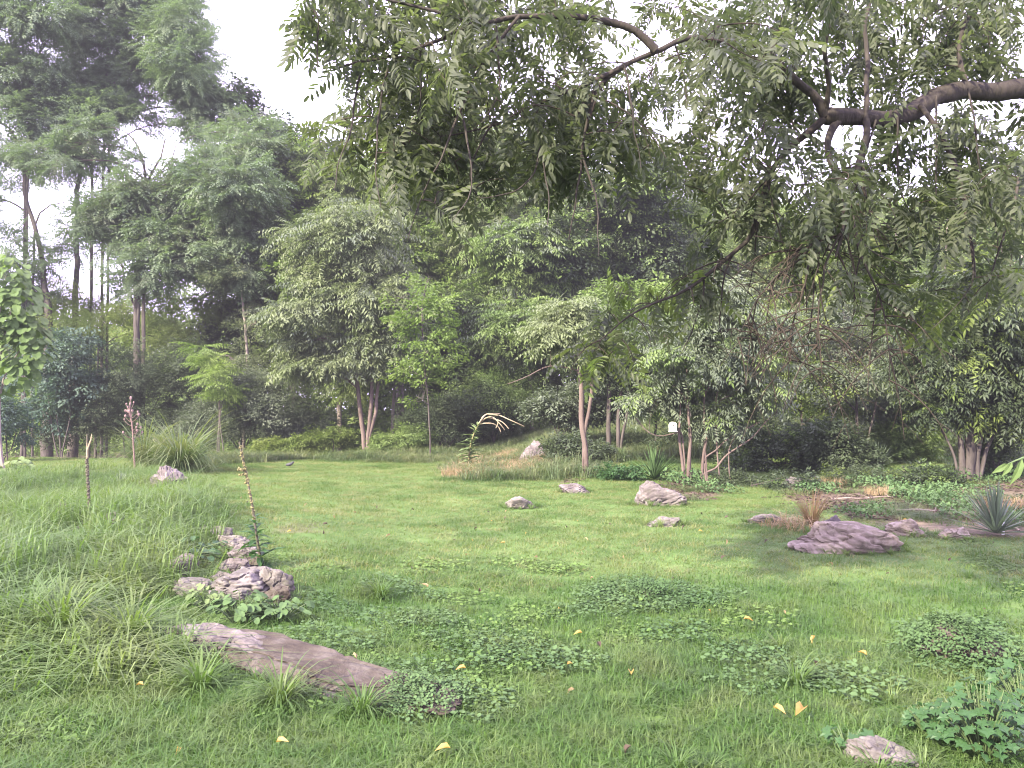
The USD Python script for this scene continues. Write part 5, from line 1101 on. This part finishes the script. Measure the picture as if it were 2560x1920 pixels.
# ------------------------------------------------------------------ birdhouse, stake, bird, sticks, fallen leaves
c = pt(1682, 1078, 18.55); bh = thing('birdhouse', 'white round topped birdhouse on the multi stemmed tree', 'birdhouse', c)
w, h = .155, .215
prof = sg.Polygon([(-w / 2, 0), (w / 2, 0), (w / 2, h * .68)] + [(w / 2 * math.cos(a), h * .68 + h * .32 * math.sin(a)) for a in np.linspace(0, math.pi, 12)] + [(-w / 2, h * .68)]).buffer(0)
def extr(poly, d, y0):
    m = trimesh.creation.extrude_polygon(poly, d, engine='earcut'); v = np.array(m.vertices)
    return np.stack([v[:, 0], y0 + v[:, 2], v[:, 1]], 1), np.array(m.faces)
part(bh, 'body', extr(prof, .15, -.075), M['white'])
part(bh, 'floor', extr(sg.box(-w / 2 - .012, -.014, w / 2 + .012, -.002), .18, -.09), M['white'])
part(bh, 'side_slats', cat_([extr(sg.box(w / 2 + .001, z, w / 2 + .012, z + .012), .12, -.06) for z in np.arange(.02, .14, .024)]), M['bark_dark'])
part(bh, 'entrance', xf(trimesh.creation.cylinder(radius=.017, height=.004, sections=16).__dict__ and (np.array(trimesh.creation.cylinder(radius=.017, height=.004, sections=16).vertices), np.array(trimesh.creation.cylinder(radius=.017, height=.004, sections=16).faces)), Rot.from_euler('x', 90, degrees=True).as_matrix(), [0, -.078, h * .62]), M['bark_dark'])
part(bh, 'bracket', extr(sg.box(w / 2 - .03, .05, w / 2 + .10, .075), .03, .076), M['bark_dark'])
g = ground(2481, 1330); t = thing('plant_stake', 'small white stake at the foot of the blue grey yucca', 'stake', g + [0, -.25, 0])
bx = trimesh.creation.box([.035, .012, .22]); part(t, 'stake', (np.array(bx.vertices) + [0, 0, .09], np.array(bx.faces)), M['white'])
# bird on the lawn
g = ground(725, 1170); t = thing('bird', 'tiny dark bird standing on the far lawn', 'bird', g + [0, 0, .02])
ic = trimesh.creation.icosphere(subdivisions=3); v = np.array(ic.vertices)
body = v * [.085, .045, .05]; body[:, 2] += .085 + .25 * body[:, 0]; tl = v[:, 0] < -.55; body[tl, 0] *= 1.5; body[tl, 1] *= .6
hd = v * .034 + [.08, 0, .135]; bk_ = v * [.022, .008, .008] + [.118, 0, .133]
part(t, 'body', cat_([(body, ic.faces), (hd, ic.faces)]), M['feather'], True); part(t, 'beak', (bk_, np.array(ic.faces)), M['stalk_yellow'], True)
for s in (-.015, .015): part(t, 'leg', tube(np.array([[0, s, .05], [.004, s, .0], [.006, s, -.02]]), .004, 5), M['stalk'])
def stick(label, pix, r, mat='dead_wood', lift=.03, name='fallen_branch'):
    P = np.array([ground(*p) for p in pix]); P[:, 2] += lift; c = P[0].copy()
    S = spline(P - c, 14); S += (np.stack([meshkit.fbm(S * 3 + k * 7, 2, k) for k in range(3)], 1) - .5) * .06
    t = thing(name, label, 'branch', c)
    part(t, 'stem', tube(S, np.linspace(r, r * .5, 14), 6), M[mat], True)
    br = []
    rg = np.random.default_rng(int(pix[0][0]))
    for k in (5, 8, 11):
        e = S[k] + np.array([rg.normal(0, .2), rg.normal(0, .15), .05 + .05 * rg.random()]); br.append(tube(np.array([S[k], .5 * (S[k] + e), e]), [r * .5, r * .35, r * .2], 4))
    part(t, 'side_twigs', cat_(br), M[mat])
stick('long pale fallen branch lying across the bed below the leaning trunks', [(2080, 1252), (2200, 1248), (2290, 1242)], .018)
stick('pale stick slanting to the ground in front of the stem clump', [(2258, 1170), (2285, 1205), (2300, 1215)], .025)
stick('dark fallen branch in front of the long pale one', [(2240, 1280), (2330, 1282), (2420, 1275)], .02, 'bark')
stick('short pale stick right of the blue grey yucca', [(2505, 1315), (2530, 1325), (2545, 1332)], .025)
for i, (px, py, L, lab) in enumerate([(2011, 1815, .15, 'large curled yellow leaf in the near grass, lower right'), (1933, 1808, .10, 'single orange yellow leaf left of the large curled one'), (1577, 1715, .10, 'bright yellow leaf in the near lawn right of centre'),
        (1126, 1915, .09, 'yellow leaf at the bottom edge'), (1165, 1708, .08, 'orange leaf at the right end of the ground ivy by the long outcrop'), (1859, 1575, .09, 'pale yellow leaf in mid lawn right of the ivied dome'),
        (1456, 1612, .08, 'tan leaf left of the ivied dome'), (2167, 1672, .08, 'yellow leaf left of the dark dome'), (2437, 1660, .07, 'small yellow leaf on the dark dome'), (358, 1748, .07, 'small yellow leaf in the near grass at the left'), (690, 1908, .08, 'brown yellow leaf low in the left part of the grass'), (1418, 1700, .06, 'small faded leaf left of the bright yellow one')]):
    rg = np.random.default_rng(300 + i); g = ground(px, py) + [0, 0, .085]
    t = top_mesh('fallen_leaf', xf(leaf_blade(L * .85, L * .42, .5, .3), frame(np.array([[rg.normal(), rg.normal() * .4, .12]]), np.array([[0, -.3, 1.0]]))[0], [0, 0, 0]), M['yellow'], lab, 'fallen leaf')
    UsdGeom.Mesh(t).AddTranslateOp().Set(Gf.Vec3d(*map(float, g)))

# ------------------------------------------------------------------ air
if HAZE > 0:
    bx = trimesh.creation.box([900, 1000, 32]); v = np.array(bx.vertices) + [0, 200, 12.5]
    t = top_mesh('haze', (v, np.array(bx.faces)), M['haze'], 'pale evening haze over the lawn and wood', 'haze', kind='stuff')
